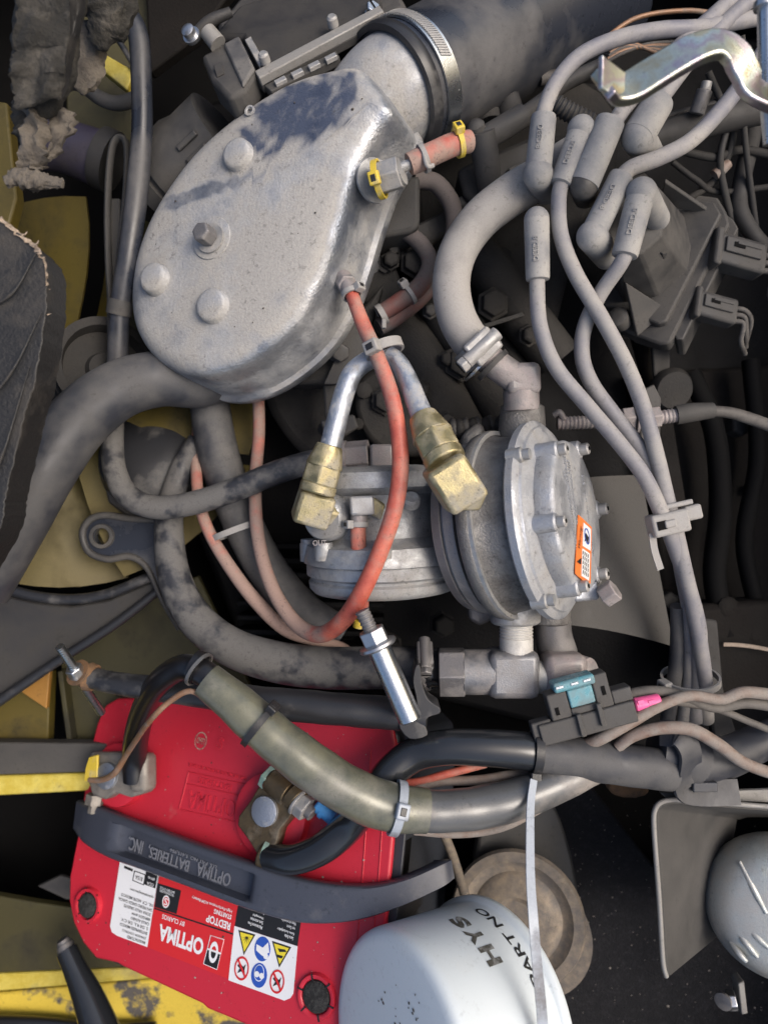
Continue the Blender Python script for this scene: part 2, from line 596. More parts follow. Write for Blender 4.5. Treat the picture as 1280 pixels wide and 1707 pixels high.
def ziptie(label, c, ax, r, mat, headdir, w=9, t=3.2, tail=None, group='zip ties on hoses and cables', s=1.0):
    r_ = thing('cable_tie', label, 'cable tie', c, group)
    ring('band', c, ax, r, w, t, mat, r_)
    a = ax.normalized()
    hd = (headdir - a * headdir.dot(a)).normalized()
    ziptie_head(c + hd * (r + 6 * s), ax, hd, mat, r_, s)
    if tail:
        strip('tail', [c + hd * (r + 8 * s)] + tail, 8 * s, 3, mat, r_, nrm=hd)
    return r_


def ribs(pitch, depth):
    return lambda L_: 1.0 + depth * math.sin(2 * math.pi * L_ / pitch)


NB = V((-0.36, 0.08, 0.93)).normalized()     # up-facing normal of the level covers
X_, Y_, Z_ = V((1, 0, 0)), V((0, 1, 0)), V((0, 0, 1))
from mathutils.geometry import tessellate_polygon


def plate_hole(name, outline, hole, mat, parent=None, z=0.0, th=10.0, plane=None, sm=0, bevel=0):
    ol = [tuple(p) for p in (spline(outline, sm, closed=True) if sm else outline)]
    P_ = (lambda x, y: ray(x, y, plane[0], plane[1])) if plane else (lambda x, y: pt(x, y, z))
    dn = (plane[1] if plane else Z_) * -th
    loops = [[P_(*p) for p in ol], [P_(*p) for p in hole]]
    flat = [v for l in loops for v in l]
    tri = tessellate_polygon(loops)
    n = len(flat)
    fs = [tuple(t) for t in tri] + [tuple(n + i for i in t[::-1]) for t in tri]
    b = 0
    for l in loops:
        m = len(l)
        fs += [(b + i, b + (i + 1) % m, n + b + (i + 1) % m, n + b + i) for i in range(m)]
        b += m
    return mk(name, flat + [v + dn for v in flat], fs, mat, parent, bevel=bevel)


def circ(cx, cy, rx, ry=None, n=20, rot=0.0):
    ry = rx if ry is None else ry
    out = []
    for i in range(n):
        a = 2 * math.pi * i / n
        x, y = rx * math.cos(a), ry * math.sin(a)
        out.append((cx + x * math.cos(rot) - y * math.sin(rot), cy + x * math.sin(rot) + y * math.cos(rot)))
    return out


# ------------------------------------------------------------------ setting: pit under the engine and unseen light-blocking side walls of the bay
def struct(name, o):
    o.name = name
    o['kind'] = 'structure'
    return o


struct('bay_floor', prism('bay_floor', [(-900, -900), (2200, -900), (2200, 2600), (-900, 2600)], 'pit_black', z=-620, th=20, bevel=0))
for nm, c_, hx, hy in (('bay_shade_wall_top', V((0, 1330, -235)), 1040, 20), ('bay_shade_wall_bottom', V((0, -1330, -235)), 1040, 20),
                       ('bay_shade_wall_left', V((-1000, 0, -235)), 20, 1308), ('bay_shade_wall_right', V((1000, 0, -235)), 20, 1308)):
    struct(nm, obox(nm, c_, X_ * hx, Y_ * hy, Z_ * 380, 'block_dark', bevel=0))  # walls out of view, raised to keep low sky light out of the bay

# rubber-covered floor pan low on the right
struct('floor_pan', prism('floor_pan', [(900, 1330), (985, 1310), (1085, 1440), (1120, 1480), (1420, 1480), (1420, 1900), (640, 1900), (700, 1560)], 'mat_rubber', z=-330, th=30, bevel=6))

# ------------------------------------------------------------------ engine block behind everything
eb = thing('engine_block', 'dark oily engine block deep behind the hoses and wires', 'engine', pt(760, 640, -520))
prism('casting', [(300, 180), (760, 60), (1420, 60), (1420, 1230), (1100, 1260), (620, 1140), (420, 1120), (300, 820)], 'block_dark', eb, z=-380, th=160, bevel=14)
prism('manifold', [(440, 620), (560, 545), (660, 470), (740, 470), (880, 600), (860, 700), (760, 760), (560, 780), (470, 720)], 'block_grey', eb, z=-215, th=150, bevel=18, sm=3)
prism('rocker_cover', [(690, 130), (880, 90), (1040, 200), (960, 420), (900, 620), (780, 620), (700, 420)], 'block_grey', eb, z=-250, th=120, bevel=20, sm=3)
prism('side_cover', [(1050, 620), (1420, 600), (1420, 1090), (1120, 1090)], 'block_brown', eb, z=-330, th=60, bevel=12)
for i in range(9):
    y = 905 + i * 24
    prism('fin', [(395, y), (640, y + 4), (640, y + 13), (395, y + 9)], 'block_dark', eb, z=-300, th=70, bevel=2)
for (x, y, z, r) in ((565, 588, -120, 20), (640, 672, -190, 22), (620, 655, -195, 10), (690, 440, -150, 22), (820, 510, -225, 26), (830, 440, -235, 16), (760, 640, -205, 24), (1215, 715, -318, 18), (1100, 1000, -320, 16), (735, 1040, -290, 18), (640, 1080, -300, 26), (1180, 900, -322, 10), (1230, 820, -322, 9)):
    o = pt(x, y, z - 30)
    lathe('bolt_head', [(0, r * 1.25), (8, r * 1.25), (8, r), (34, r), (38, r * .8)], o, V((.1, .05, 1)), 'block_grey', eb, n=6 if r > 15 else 14, bevel=2)
for (a, b, r, mt) in (((1068, 560, -260), (1090, 640, -280), 22, 'block_brown'), ((1060, 560, -200), (1105, 575, -200), 12, 'plastic_mid')):
    cyl('stud', pt(*a), pt(*b), r, mt, eb)
prism('mount_strap', [(1085, 560), (1118, 562), (1116, 630), (1090, 628)], 'plastic_dark', eb, z=-200, th=12, bevel=3)
lathe('mount_washer', [(0, 34), (10, 36), (22, 30), (24, 12)], pt(1114, 648, -215), V((.1, -.3, 1)), 'block_grey', eb)
prism('stay', [(1095, 690), (1120, 690), (1150, 880), (1120, 900)], 'block_brown', eb, z=-200, th=14, bevel=3)

# ------------------------------------------------------------------ cooling fan and its shroud, low on the left
FC = pt(112, 655, -230)
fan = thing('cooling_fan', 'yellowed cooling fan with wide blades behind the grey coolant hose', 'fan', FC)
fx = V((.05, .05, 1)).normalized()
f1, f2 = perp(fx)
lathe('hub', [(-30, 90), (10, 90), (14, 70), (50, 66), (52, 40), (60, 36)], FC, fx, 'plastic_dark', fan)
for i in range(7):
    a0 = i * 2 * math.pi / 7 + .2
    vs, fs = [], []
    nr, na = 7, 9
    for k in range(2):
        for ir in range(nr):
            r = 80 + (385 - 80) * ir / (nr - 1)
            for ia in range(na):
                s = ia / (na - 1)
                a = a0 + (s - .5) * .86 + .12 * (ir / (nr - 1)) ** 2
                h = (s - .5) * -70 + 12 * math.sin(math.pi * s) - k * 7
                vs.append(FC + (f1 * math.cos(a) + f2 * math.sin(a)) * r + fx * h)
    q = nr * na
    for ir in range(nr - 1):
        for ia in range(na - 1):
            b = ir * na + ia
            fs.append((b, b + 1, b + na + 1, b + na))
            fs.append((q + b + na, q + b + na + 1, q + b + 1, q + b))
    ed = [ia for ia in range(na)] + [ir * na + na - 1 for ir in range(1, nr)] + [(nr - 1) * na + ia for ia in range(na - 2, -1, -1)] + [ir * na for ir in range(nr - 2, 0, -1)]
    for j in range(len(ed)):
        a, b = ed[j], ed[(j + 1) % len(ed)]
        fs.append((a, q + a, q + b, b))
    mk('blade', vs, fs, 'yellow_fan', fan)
pul = thing('fan_pulley', 'grooved black belt pulley in front of the yellowed fan hub', 'pulley', pt(160, 640, -150))
lathe('rim', [(-30, 60), (-30, 84), (-18, 84), (-14, 74), (-6, 74), (-2, 84), (6, 84), (10, 74), (18, 74), (22, 84), (32, 84), (33, 70), (10, 64), (8, 30), (20, 26), (21, 6)], pt(172, 620, -150), V((.55, .1, .8)), 'block_grey', pul, n=40)
sh = thing('fan_shroud', 'dull grey curved fan shroud under the yellowed fan', 'fan shroud', pt(60, 1080, -220))
prism('shroud_panel', [(-80, 985), (0, 990), (60, 1004), (120, 1010), (180, 1000), (240, 975), (290, 950), (230, 1015), (150, 1070), (70, 1118), (0, 1165), (-80, 1210)], 'plastic_dark', sh, z=-200, th=24, bevel=5)
tube('edge_trim', [(300, 955, -195, 7), (200, 1035, -192, 8), (100, 1100, -190, 8), (0, 1168, -188, 9), (-70, 1215, -188, 9)], 'hose_black', sh)
tube('shroud_lip', [(-80, 972, -190, 9), (0, 980, -190, 9), (60, 994, -190, 9), (120, 999, -190, 9), (180, 990, -190, 9), (250, 962, -190, 9)], 'hose_black', sh)

# ------------------------------------------------------------------ yellow chassis parts on the left
pn = thing('olive_sheet_panel', 'dark olive painted chassis panel beside the battery hold-down bolt', 'panel', pt(200, 1120, -360))
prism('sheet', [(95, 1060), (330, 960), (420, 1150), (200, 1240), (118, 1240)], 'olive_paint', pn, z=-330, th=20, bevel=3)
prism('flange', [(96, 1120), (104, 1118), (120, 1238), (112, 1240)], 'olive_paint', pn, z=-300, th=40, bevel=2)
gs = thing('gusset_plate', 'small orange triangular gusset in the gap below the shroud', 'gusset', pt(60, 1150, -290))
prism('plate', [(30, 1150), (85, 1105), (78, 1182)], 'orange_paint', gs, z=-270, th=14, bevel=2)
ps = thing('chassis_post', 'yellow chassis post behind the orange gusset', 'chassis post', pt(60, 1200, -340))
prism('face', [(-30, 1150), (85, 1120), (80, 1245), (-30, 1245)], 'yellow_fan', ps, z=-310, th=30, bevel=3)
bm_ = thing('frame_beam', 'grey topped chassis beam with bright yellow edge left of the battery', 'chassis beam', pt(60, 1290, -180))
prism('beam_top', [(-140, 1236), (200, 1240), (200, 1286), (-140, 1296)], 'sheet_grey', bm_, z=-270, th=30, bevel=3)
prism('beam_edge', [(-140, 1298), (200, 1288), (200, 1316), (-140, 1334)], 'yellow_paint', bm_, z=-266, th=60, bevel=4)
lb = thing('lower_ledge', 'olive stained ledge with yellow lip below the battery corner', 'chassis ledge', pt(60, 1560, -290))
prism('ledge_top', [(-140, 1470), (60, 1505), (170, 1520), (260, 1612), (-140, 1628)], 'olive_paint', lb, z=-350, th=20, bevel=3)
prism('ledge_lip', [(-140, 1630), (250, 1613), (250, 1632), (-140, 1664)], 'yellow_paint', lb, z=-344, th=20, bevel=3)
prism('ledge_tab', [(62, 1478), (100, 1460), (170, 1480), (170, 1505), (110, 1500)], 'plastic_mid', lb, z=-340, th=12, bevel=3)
cp = thing('chipped_floor_plate', 'yellow painted steel plate with grey chipped patches under the battery', 'steel plate', pt(200, 1690, -300))
prism('plate', [(-140, 1668), (250, 1634), (330, 1640), (560, 1720), (560, 1860), (-140, 1860)], 'yellow_chipped', cp, z=-356, th=20, bevel=4)
gd = thing('damper_strut', 'black damper strut leaning over the yellow ledge', 'strut', pt(150, 1640, -180))
tube('rod', [(108, 1575, -250, 13), (118, 1600, -240, 17)], 'steel_dark', gd)
tube('body', [(112, 1585, -245, 17), (128, 1620, -230, 19), (150, 1670, -210, 25), (175, 1740, -180, 32)], 'cable_gloss', gd, n=18)
tube('end_ball', [(104, 1566, -252, 9), (110, 1578, -252, 14), (117, 1592, -250, 12)], 'steel_dark', gd)
rl = thing('cable_run', 'dark cable lying along the bottom yellow plate', 'cable', pt(100, 1700, -240))
tube('cable_jacket', [(-80, 1700, -330, 9), (60, 1704, -330, 9), (180, 1716, -330, 9), (260, 1712, -330, 8)], 'cable_black', rl)

# back-left: yellow chassis bits behind the torn insulation
ys = thing('painted_sheet', 'green-yellow painted chassis side behind the torn insulation', 'panel', pt(20, 250, -100))
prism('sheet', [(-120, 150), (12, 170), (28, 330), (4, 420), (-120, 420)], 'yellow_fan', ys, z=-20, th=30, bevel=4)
yb = thing('yellow_bracket', 'short bright yellow bracket beside the upright black hose', 'bracket', pt(190, 115, -200))
prism('arm', [(172, 88), (225, 118), (212, 150), (160, 108)], 'yellow_paint', yb, z=-170, th=26, bevel=3)
op = thing('olive_crossmember', 'dark olive crossmember behind the upright black hose', 'crossmember', pt(150, 150, -300))
prism('web', [(110, -40), (290, -40), (240, 130), (230, 260), (110, 200)], 'olive_paint', op, z=-260, th=40, bevel=5)
prism('shelf', [(240, -60), (420, -60), (330, 60), (250, 120)], 'block_brown', op, z=-220, th=30, bevel=5)
vt = thing('violet_sleeve', 'dull violet plastic sleeve between torn insulation and slotted bracket', 'sleeve', pt(130, 240, -200))
tube('sleeve', [(60, 240, -180, 40), (110, 245, -190, 42), (175, 268, -200, 46)], 'violet_plastic', vt, n=20)
tube('collar', [(168, 262, -196, 50), (190, 272, -198, 50)], 'plastic_dark', vt, n=20, sub=2)
# ------------------------------------------------------------------ torn insulation and vinyl cushion, upper left (close to the viewer)
def lump(name, prof, mat, parent, n=22, amp=.12, seed=1, freq=3.0, flat=.6, dust=None):
    """ragged padded roll: tube with strong uneven radius"""
    rnd = random.Random(seed)
    cp = []
    for p in prof:
        v = pt(*p[:3])
        cp.append((v.x, v.y, v.z, p[3] * kz(p[2]), 0))
    sp = spline(cp, 9)
    path = [V(s[:3]) for s in sp]
    _, fr = sweep(path, None)
    from mathutils import noise as nz
    vs, fs = [], []
    for i, p in enumerate(path):
        for j in range(n):
            a = 2 * math.pi * j / n
            q = V((math.cos(a) * freq * .6 + seed * 7, math.sin(a) * freq * .6, i * freq * .06))
            rr = sp[i][3] * (1 + amp * 2.0 * nz.noise(q) + amp * .8 * nz.noise(q * 3.1))
            u, w = math.cos(a) * rr, math.sin(a) * rr
            e1, e2 = fr[i]
            vs.append(p + e2 * u + e1 * (w * flat))
    m = len(path)
    for i in range(m - 1):
        for j in range(n):
            k = (j + 1) % n
            fs.append((i * n + j, i * n + k, (i + 1) * n + k, (i + 1) * n + j))
    fs.append(tuple(range(n))[::-1])
    fs.append(tuple((m - 1) * n + j for j in range(n)))
    return mk(name, vs, fs, mat, parent, ang=80)


def torn_sheet(name, A, B, mat, parent, th=5, nx=26, ny=7, seed=1, rag=5, buck=8):
    """crumpled sheet between two edge polylines (px,py,z); edge B is ragged"""
    rnd = random.Random(seed)
    a = spline([tuple(pt(*p)) for p in A], 12)
    b = spline([tuple(pt(*p)) for p in B], 12)
    from mathutils import noise as nz
    ia = [V(a[int(i * (len(a) - 1) / nx)]) for i in range(nx + 1)]
    ib = [V(b[int(i * (len(b) - 1) / nx)]) for i in range(nx + 1)]
    vs, fs = [], []
    for k in range(2):
        for i in range(nx + 1):
            rnd2 = random.Random(seed * 100 + i)
            e = rnd2.uniform(-rag, rag)
            for j in range(ny + 1):
                t = j / ny
                p = ia[i].lerp(ib[i], t)
                d = (ib[i] - ia[i]).normalized()
                p = p + d * (e * t ** 3)
                p.z += buck * nz.noise(V((i * .16 + seed, t * 2.2, seed))) + buck * .3 * nz.noise(V((i * .5, t * 5 + seed, 2)))
                p.z -= k * th
                vs.append(p)
    q = (nx + 1) * (ny + 1)
    for i in range(nx):
        for j in range(ny):
            c = i * (ny + 1) + j
            fs.append((c, c + 1, c + ny + 2, c + ny + 1))
            fs.append((q + c + ny + 1, q + c + ny + 2, q + c + 1, q + c))
    ed = [j for j in range(ny + 1)] + [i * (ny + 1) + ny for i in range(1, nx + 1)] + [nx * (ny + 1) + j for j in range(ny - 1, -1, -1)] + [i * (ny + 1) for i in range(nx - 1, 0, -1)]
    for j in range(len(ed)):
        x, y = ed[j], ed[(j + 1) % len(ed)]
        fs.append((x, q + x, q + y, y))
    return mk(name, vs, fs, mat, parent, ang=70)


ti = thing('torn_insulation', 'torn roll of black insulation with frayed dusty end hanging at the corner', 'insulation', pt(80, 120, 160))
lump('padding', [(92, -60, 215, 58), (85, 0, 212, 56), (80, 60, 210, 54), (72, 120, 205, 52), (62, 160, 200, 44), (52, 188, 195, 26)], 'foam_black', ti, seed=2, amp=.09, freq=4)
torn_sheet('facing', [(118, -50, 262), (116, 40, 255), (110, 110, 245), (96, 165, 232)], [(146, -50, 240), (138, 20, 238), (124, 80, 230), (108, 160, 222)], 'vinyl_black', ti, seed=4, rag=6, buck=6, th=4)
torn_sheet('facing', [(118, -50, 262), (116, 40, 255), (110, 110, 245), (98, 160, 235)], [(30, -50, 262), (26, 40, 258), (20, 110, 250), (24, 180, 236)], 'foam_black', ti, seed=9, rag=4, buck=12, th=5, ny=16, nx=40)
lump('padding', [(44, 165, 195, 20), (46, 195, 190, 24), (52, 215, 185, 26), (60, 235, 182, 20)], 'foam_black', ti, seed=12, amp=.25, freq=5)
torn_sheet('torn_strip', [(34, 182, 205), (36, 220, 200), (30, 260, 195), (26, 290, 190)], [(74, 180, 205), (80, 220, 198), (74, 256, 196), (62, 284, 190)], 'cloth_tan', ti, seed=5, rag=7, buck=20)
torn_sheet('torn_strip', [(76, 182, 190), (84, 210, 188), (82, 240, 186), (70, 274, 184)], [(96, 170, 192), (128, 200, 190), (110, 232, 190), (84, 268, 186)], 'cloth_tan', ti, seed=8, rag=6, buck=14)
lump('frayed_end', [(10, 304, 190, 9), (30, 296, 192, 14), (56, 300, 192, 17), (84, 304, 194, 10), (106, 306, 196, 7)], 'cloth_tan', ti, seed=6, amp=.3, freq=5)
t2 = thing('insulation_flap', 'second flap of dark dusty insulation hanging behind the torn roll', 'insulation', pt(180, 60, 60))
lump('padding', [(180, -70, 110, 48), (178, -10, 105, 46), (182, 30, 100, 40), (172, 60, 95, 24), (172, 84, 92, 8)], 'foam_black', t2, seed=21, amp=.2, freq=5)
lump('frayed_end', [(140, 40, 70, 22), (150, 80, 66, 24), (140, 120, 62, 30), (120, 140, 60, 22)], 'cloth_tan', t2, seed=23, amp=.2, flat=.5, freq=4)

vc = thing('vinyl_cushion', 'black vinyl cushion corner with torn tan edge at the left', 'cushion', pt(0, 640, 160))
rnd = random.Random(31)
edge = spline([(0, 362), (30, 388), (58, 410), (76, 440), (78, 500), (72, 560), (58, 640), (40, 700), (24, 770), (10, 830), (2, 880), (-40, 960)], 8)
ol = [(p[0] + rnd.uniform(-1.5, 1.5), p[1] + rnd.uniform(-1.5, 1.5)) for p in edge] + [(-160, 960), (-160, 362)]
prism('cover', ol, 'vinyl_black', vc, z=240, th=60, bevel=3)
for a, b, c in (((-40, 520, 244), (20, 490, 246), (62, 420, 243)), ((-40, 690, 244), (20, 620, 246), (70, 520, 243)), ((-40, 820, 244), (0, 770, 245), (50, 610, 243))):
    tube('crease', [(*a, 2), (*b, 3), (*c, 1)], 'vinyl_black', vc, n=8)
ed2 = [(p[0], p[1]) for p in edge][:30]
vs, fs = [], []
for i, (x, y) in enumerate(ed2):
    w = rnd.uniform(2, 7) if i < 22 else 1.5
    t_ = rnd.uniform(0, 3)
    for (dx, zz) in ((-w, 243), (t_ + rnd.uniform(0, 2), 238 + rnd.uniform(-5, 5)), (t_ - 2, 212)):
        vs.append(pt(x + dx, y - dx * .4, zz))
for i in range(len(ed2) - 1):
    for j in range(2):
        b = i * 3 + j
        fs.append((b, b + 1, b + 4, b + 3))
mk('torn_edge', vs, fs, 'torn_edge', vc)
for (x, y, dx, dy) in ((76, 480, 8, 3), (77, 525, 8, -2), (74, 455, 7, 6), (60, 408, 5, -7), (40, 392, 6, -6)):
    tube('thread', [(x - 3, y, 236, 1.5), (x + dx * .5, y + dy * .3, 234, 1.2), (x + dx, y + dy, 232, .6)], 'torn_edge', vc, n=6, sub=3)

# ------------------------------------------------------------------ hoses on the left
h = thing('upright_hose', 'black rubber hose running upright beside the dusty intake cover', 'hose', pt(215, 300, -60), 'engine hoses')
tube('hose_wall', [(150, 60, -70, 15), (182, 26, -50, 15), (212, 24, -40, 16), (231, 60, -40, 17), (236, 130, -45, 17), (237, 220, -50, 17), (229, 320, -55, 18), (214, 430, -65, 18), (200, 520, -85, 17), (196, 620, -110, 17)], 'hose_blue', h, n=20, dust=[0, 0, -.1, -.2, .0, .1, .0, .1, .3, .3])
ring('sleeve', pt(200, 512, -83), pt(200, 512, -83) - pt(196, 540, -90), 19, 26, 3, 'plastic_mid', h)
h = thing('cross_hose', 'short grey hose passing behind the upright black hose', 'hose', pt(170, 150, -150), 'engine hoses')
tube('hose_wall', [(95, 138, -140, 10), (135, 142, -145, 11), (170, 165, -150, 12), (200, 172, -150, 12), (240, 160, -150, 12)], 'plastic_mid', h)
h = thing('thin_pipe', 'thin black pipe bent behind the yellow bracket', 'pipe', pt(200, 80, -140))
tube('pipe_wall', [(186, 50, -160, 5), (205, 78, -160, 5), (225, 112, -160, 5)], 'hose_black', h, n=10)

sb = thing('slotted_bracket', 'dusty grey slotted adjuster bracket behind the upright hose', 'bracket', pt(195, 400, -140))
tube('slot_rim', [(190, 570, -115, 8), (182, 450, -112, 9), (180, 340, -110, 9), (186, 255, -108, 9), (198, 230, -108, 9), (212, 245, -108, 9), (210, 320, -110, 8), (200, 420, -112, 8), (196, 500, -114, 8)], 'sheet_grey', sb, n=10, flat=.6)
prism('arm', [(176, 330), (200, 330), (202, 570), (178, 570)], 'sheet_grey', sb, z=-118, th=12, bevel=3)

al = thing('alternator', 'dusty grey finned alternator half hidden behind the intake cover', 'alternator', pt(300, 260, -180))
ao = pt(292, 292, -150)
aax = V((.75, .45, .35))
lathe('housing', [(-50, 40), (-46, 64), (-20, 68), (-18, 62), (-10, 62), (-8, 70), (40, 72), (60, 66), (110, 66), (112, 50)], ao, aax, 'plastic_mid', al, n=44)
for i in range(6):
    e1, e2 = perp(aax)
    a = .2 + i * .32
    d = e1 * math.cos(a) + e2 * math.sin(a)
    obox('vent_rib', ao + aax.normalized() * 84 + d * 76, d * 7, aax.normalized().cross(d) * 5, aax.normalized() * 22, 'plastic_mid', al, bevel=2)

h = thing('coolant_hose', 'thick dusty grey coolant hose curving down under the intake cover', 'hose', pt(150, 720, -60), 'engine hoses')
tube('hose_wall', [(385, 610, -150, 44), (335, 634, -100, 45), (265, 632, -70, 46), (195, 652, -50, 48), (128, 706, -35, 51), (72, 785, -22, 53), (25, 868, -10, 54), (-40, 980, 0, 55)], 'hose_grey', h, n=28, dust=[.2, .2, .25, .15, .05, .1, .2, .2])

h = thing('bypass_hose', 'dusty bypass hose bending from the coolant hose to the gas valve', 'hose', pt(260, 830, -100), 'engine hoses')
tube('hose_wall', [(192, 660, -150, 17), (188, 730, -135, 18), (192, 785, -120, 19), (215, 828, -110, 20), (262, 846, -100, 20), (325, 838, -92, 20), (395, 815, -84, 20), (465, 786, -76, 20), (530, 768, -70, 20), (570, 764, -66, 20)], 'hose_blotch', h, n=20, dust=[-.2, .2, .4, .4, .4, .2, -.5, -.3, .3, .4])
wh = thing('water_neck', 'smooth black water pump neck behind the bypass hose', 'water pump', pt(260, 760, -260))
lathe('neck', [(-60, 84), (0, 90), (24, 84), (40, 60), (46, 20)], pt(258, 770, -230), V((.1, .35, .9)), 'hose_black', wh, n=32)
prism('foot', [(172, 800), (232, 830), (300, 846), (262, 900), (180, 838)], 'plastic_mid', wh, z=-190, th=30, bevel=5)

h = thing('flat_duct', 'wide dusty flat duct curving down behind the red vacuum hoses', 'duct', pt(420, 860, -200), 'engine hoses')
tube('duct_wall', [(348, 620, -170, 32), (352, 690, -172, 33), (368, 770, -176, 34), (400, 860, -180, 33), (440, 940, -182, 33), (500, 1015, -180, 33), (570, 1062, -176, 32)], 'hose_dusty', h, n=22, dust=[-.7, -.5, -.3, .1, .1, -.2, -.3])
h = thing('heater_hose', 'thick scuffed grey heater hose sweeping along above the battery hold-down', 'hose', pt(420, 1080, -120), 'engine hoses')
tube('hose_wall', [(330, 735, -190, 17), (306, 775, -175, 19), (288, 830, -160, 21), (282, 890, -145, 24), (292, 965, -130, 27), (325, 1030, -115, 30), (385, 1078, -100, 32), (460, 1103, -90, 34), (540, 1113, -80, 35), (625, 1113, -72, 35), (712, 1112, -66, 34)], 'hose_blotch', h, n=26, dust=[-.1, .1, .2, .35, .25, .05, .15, .1, .1, -.15, -.6])

ey = thing('lifting_eye', 'dark steel lifting eye plate with a round hole beside the heater hose', 'lifting eye', pt(210, 900, -150))
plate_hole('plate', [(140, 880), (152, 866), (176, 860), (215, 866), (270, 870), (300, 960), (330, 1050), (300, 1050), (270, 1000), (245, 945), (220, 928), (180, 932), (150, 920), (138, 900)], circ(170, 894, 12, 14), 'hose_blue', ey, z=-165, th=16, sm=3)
tube('rolled_edge', [(262, 868, -164, 5), (215, 864, -164, 6), (176, 859, -163, 6), (150, 867, -163, 6), (138, 890, -163, 6), (149, 920, -163, 6), (180, 932, -163, 6), (218, 928, -164, 6), (246, 948, -164, 5), (270, 1000, -164, 4), (298, 1050, -164, 3)], 'plastic_mid', ey, n=10)
lathe('eye_ring', [(-6, 14), (3, 14), (3, 20), (-6, 22)], pt(170, 894, -163), Z_, 'plastic_mid', ey, closed=True)
# ------------------------------------------------------------------ intake cover (big dusty casting)
CP = (pt(420, 380, 40), NB)
ic = thing('intake_cover', 'large dusty cast aluminium intake cover with round bosses and a bolt', 'intake cover', pt(430, 400, -80))
A = [(596, 102), (534, 106), (478, 124), (424, 154), (374, 190), (318, 240), (271, 300), (235, 362), (212, 430), (206, 500), (218, 554), (252, 598), (300, 622), (350, 624), (412, 598), (478, 544), (520, 480), (548, 410), (572, 330), (596, 260), (626, 205), (648, 168)]
loop = [V((*p, 0)) for p in spline(A, 6, closed=True)]
n = len(loop)
# inward normals of the traced outline, used to round the shoulder
rings = []
cx = sum(p.x for p in loop) / n
cy = sum(p.y for p in loop) / n
area = sum(loop[i].x * loop[(i + 1) % n].y - loop[(i + 1) % n].x * loop[i].y for i in range(n))


def inset(d):
    out = []
    for i in range(n):
        t = (loop[(i + 2) % n] - loop[i - 2]).normalized()
        nn = V((-t.y, t.x, 0)) if area > 0 else V((t.y, -t.x, 0))
        p = loop[i] + nn * d
        out.append(p)
    for _ in range(int(abs(d) / 8)):
        out = [(out[i - 1] + out[i] * 2 + out[(i + 1) % n]) / 4 for i in range(n)]
    return out


SK = 150.0
R_ = 34.0
base_in = inset(R_)
ctr = sum(base_in, V((0, 0, 0))) / n
specs = []                      # (ring of picture points, offset along the normal)
for f in (.02, .1, .2, .3, .4, .5, .6, .68, .76, .84, .90, .95):
    specs.append(([ctr.lerp(p, f) for p in base_in], 7 * (1 - f ** 3)))
for a in (0, 12, 24, 36, 48, 60, 72, 84):
    r = math.radians(a)
    specs.append((inset(R_ * (1 - math.sin(r))), -R_ * (1 - math.cos(r))))
for d, off in ((-4, -60), (-8, -96), (-9, -112), (-17, -116), (-18, -132), (-10, -138), (-8, -SK)):
    specs.append((inset(d), off))
from mathutils import noise as nz


def cover_dust(x, y, off):
    v, st = .12, 0.0
    # rubbed clean beside the neck
    dx, dy = x - 500, y - 190
    u, w = dx * .88 - dy * .47, dx * .47 + dy * .88
    q = (u / 105) ** 2 + (w / 62) ** 2
    q += .9 * nz.noise(V((x * .03, y * .03, 0))) + .5 * nz.noise(V((x * .09, y * .09, 3)))
    if q < 1.3:
        st = min(1, (1.3 - q) / .8)
    # wiped streak
    t = max(0, min(1, ((x - 285) * 155 + (y - 338) * -45) / (155 ** 2 + 45 ** 2)))
    d = math.hypot(x - 285 - 155 * t, y - 338 + 45 * t) + 5 * nz.noise(V((x * .06, y * .06, 9)))
    if d < 15 - 7 * t:
        v -= .55
        st = .55
    if off < -8:                # rubbed metal on the shoulder towards the engine's right side
        k_ = max(0, min(1, (x * .75 + y * .5 - 480) / 80))
        v -= (.75 if off > -50 else .15) * k_ * min(1, -off / 22)
    return v, st


vs, fs, du, ss = [], [], [], []
for ringp, off in specs:
    for p in ringp:
        vs.append(ray(p.x, p.y, CP[0], NB) + NB * off)
        a_, b_ = cover_dust(p.x, p.y, off)
        du.append(a_)
        ss.append(b_)
m = len(specs)
for i in range(m - 1):
    for j in range(n):
        k = (j + 1) % n
        fs.append((i * n + j, i * n + k, (i + 1) * n + k, (i + 1) * n + j))
fs.append(tuple(range(n))[::-1])
fs.append(tuple((m - 1) * n + j for j in range(n)))
mk('casting', vs, fs, 'cast_dusty', ic, ang=60, dust=du, stain=ss)


def on_cover(x, y, off=0.0):
    return ray(x, y, CP[0] + NB * off, NB)


for (x, y, r) in ((402, 263, 27), (264, 468, 26), (360, 513, 29)):
    lathe('boss', [(-6, r + 8), (0, r + 4), (4, r + .5), (15, r - 1), (18, r - 4), (19, r - 8), (19.5, 2)], on_cover(x, y), NB, 'cast_dusty', ic, n=36, ang=60)
lathe('bolt_boss', [(-6, 44), (4, 38), (9, 36), (10, 30), (10.5, 4)], on_cover(357, 400), NB, 'cast_dusty', ic, n=36)
lathe('washer', [(0, 25), (4, 25), (4, 10)], on_cover(352, 398, 11), NB, 'steel_dusty', ic, n=28)
bt = lathe('hex_bolt', [(0, 17), (24, 17), (27, 14)], on_cover(349, 396, 15), NB, 'steel_dark', ic, n=6, rot=.4, bevel=1.5)
lathe('dimple', [(-1, 12), (1.5, 12), (1.5, 9), (0, 8)], on_cover(383, 437), NB, 'cast_dusty', ic, n=24, closed=True)
lathe('dimple', [(-1, 9), (2.5, 9), (2.5, 6), (0, 5)], on_cover(417, 185), NB, 'cast_dusty', ic, n=20, closed=True)
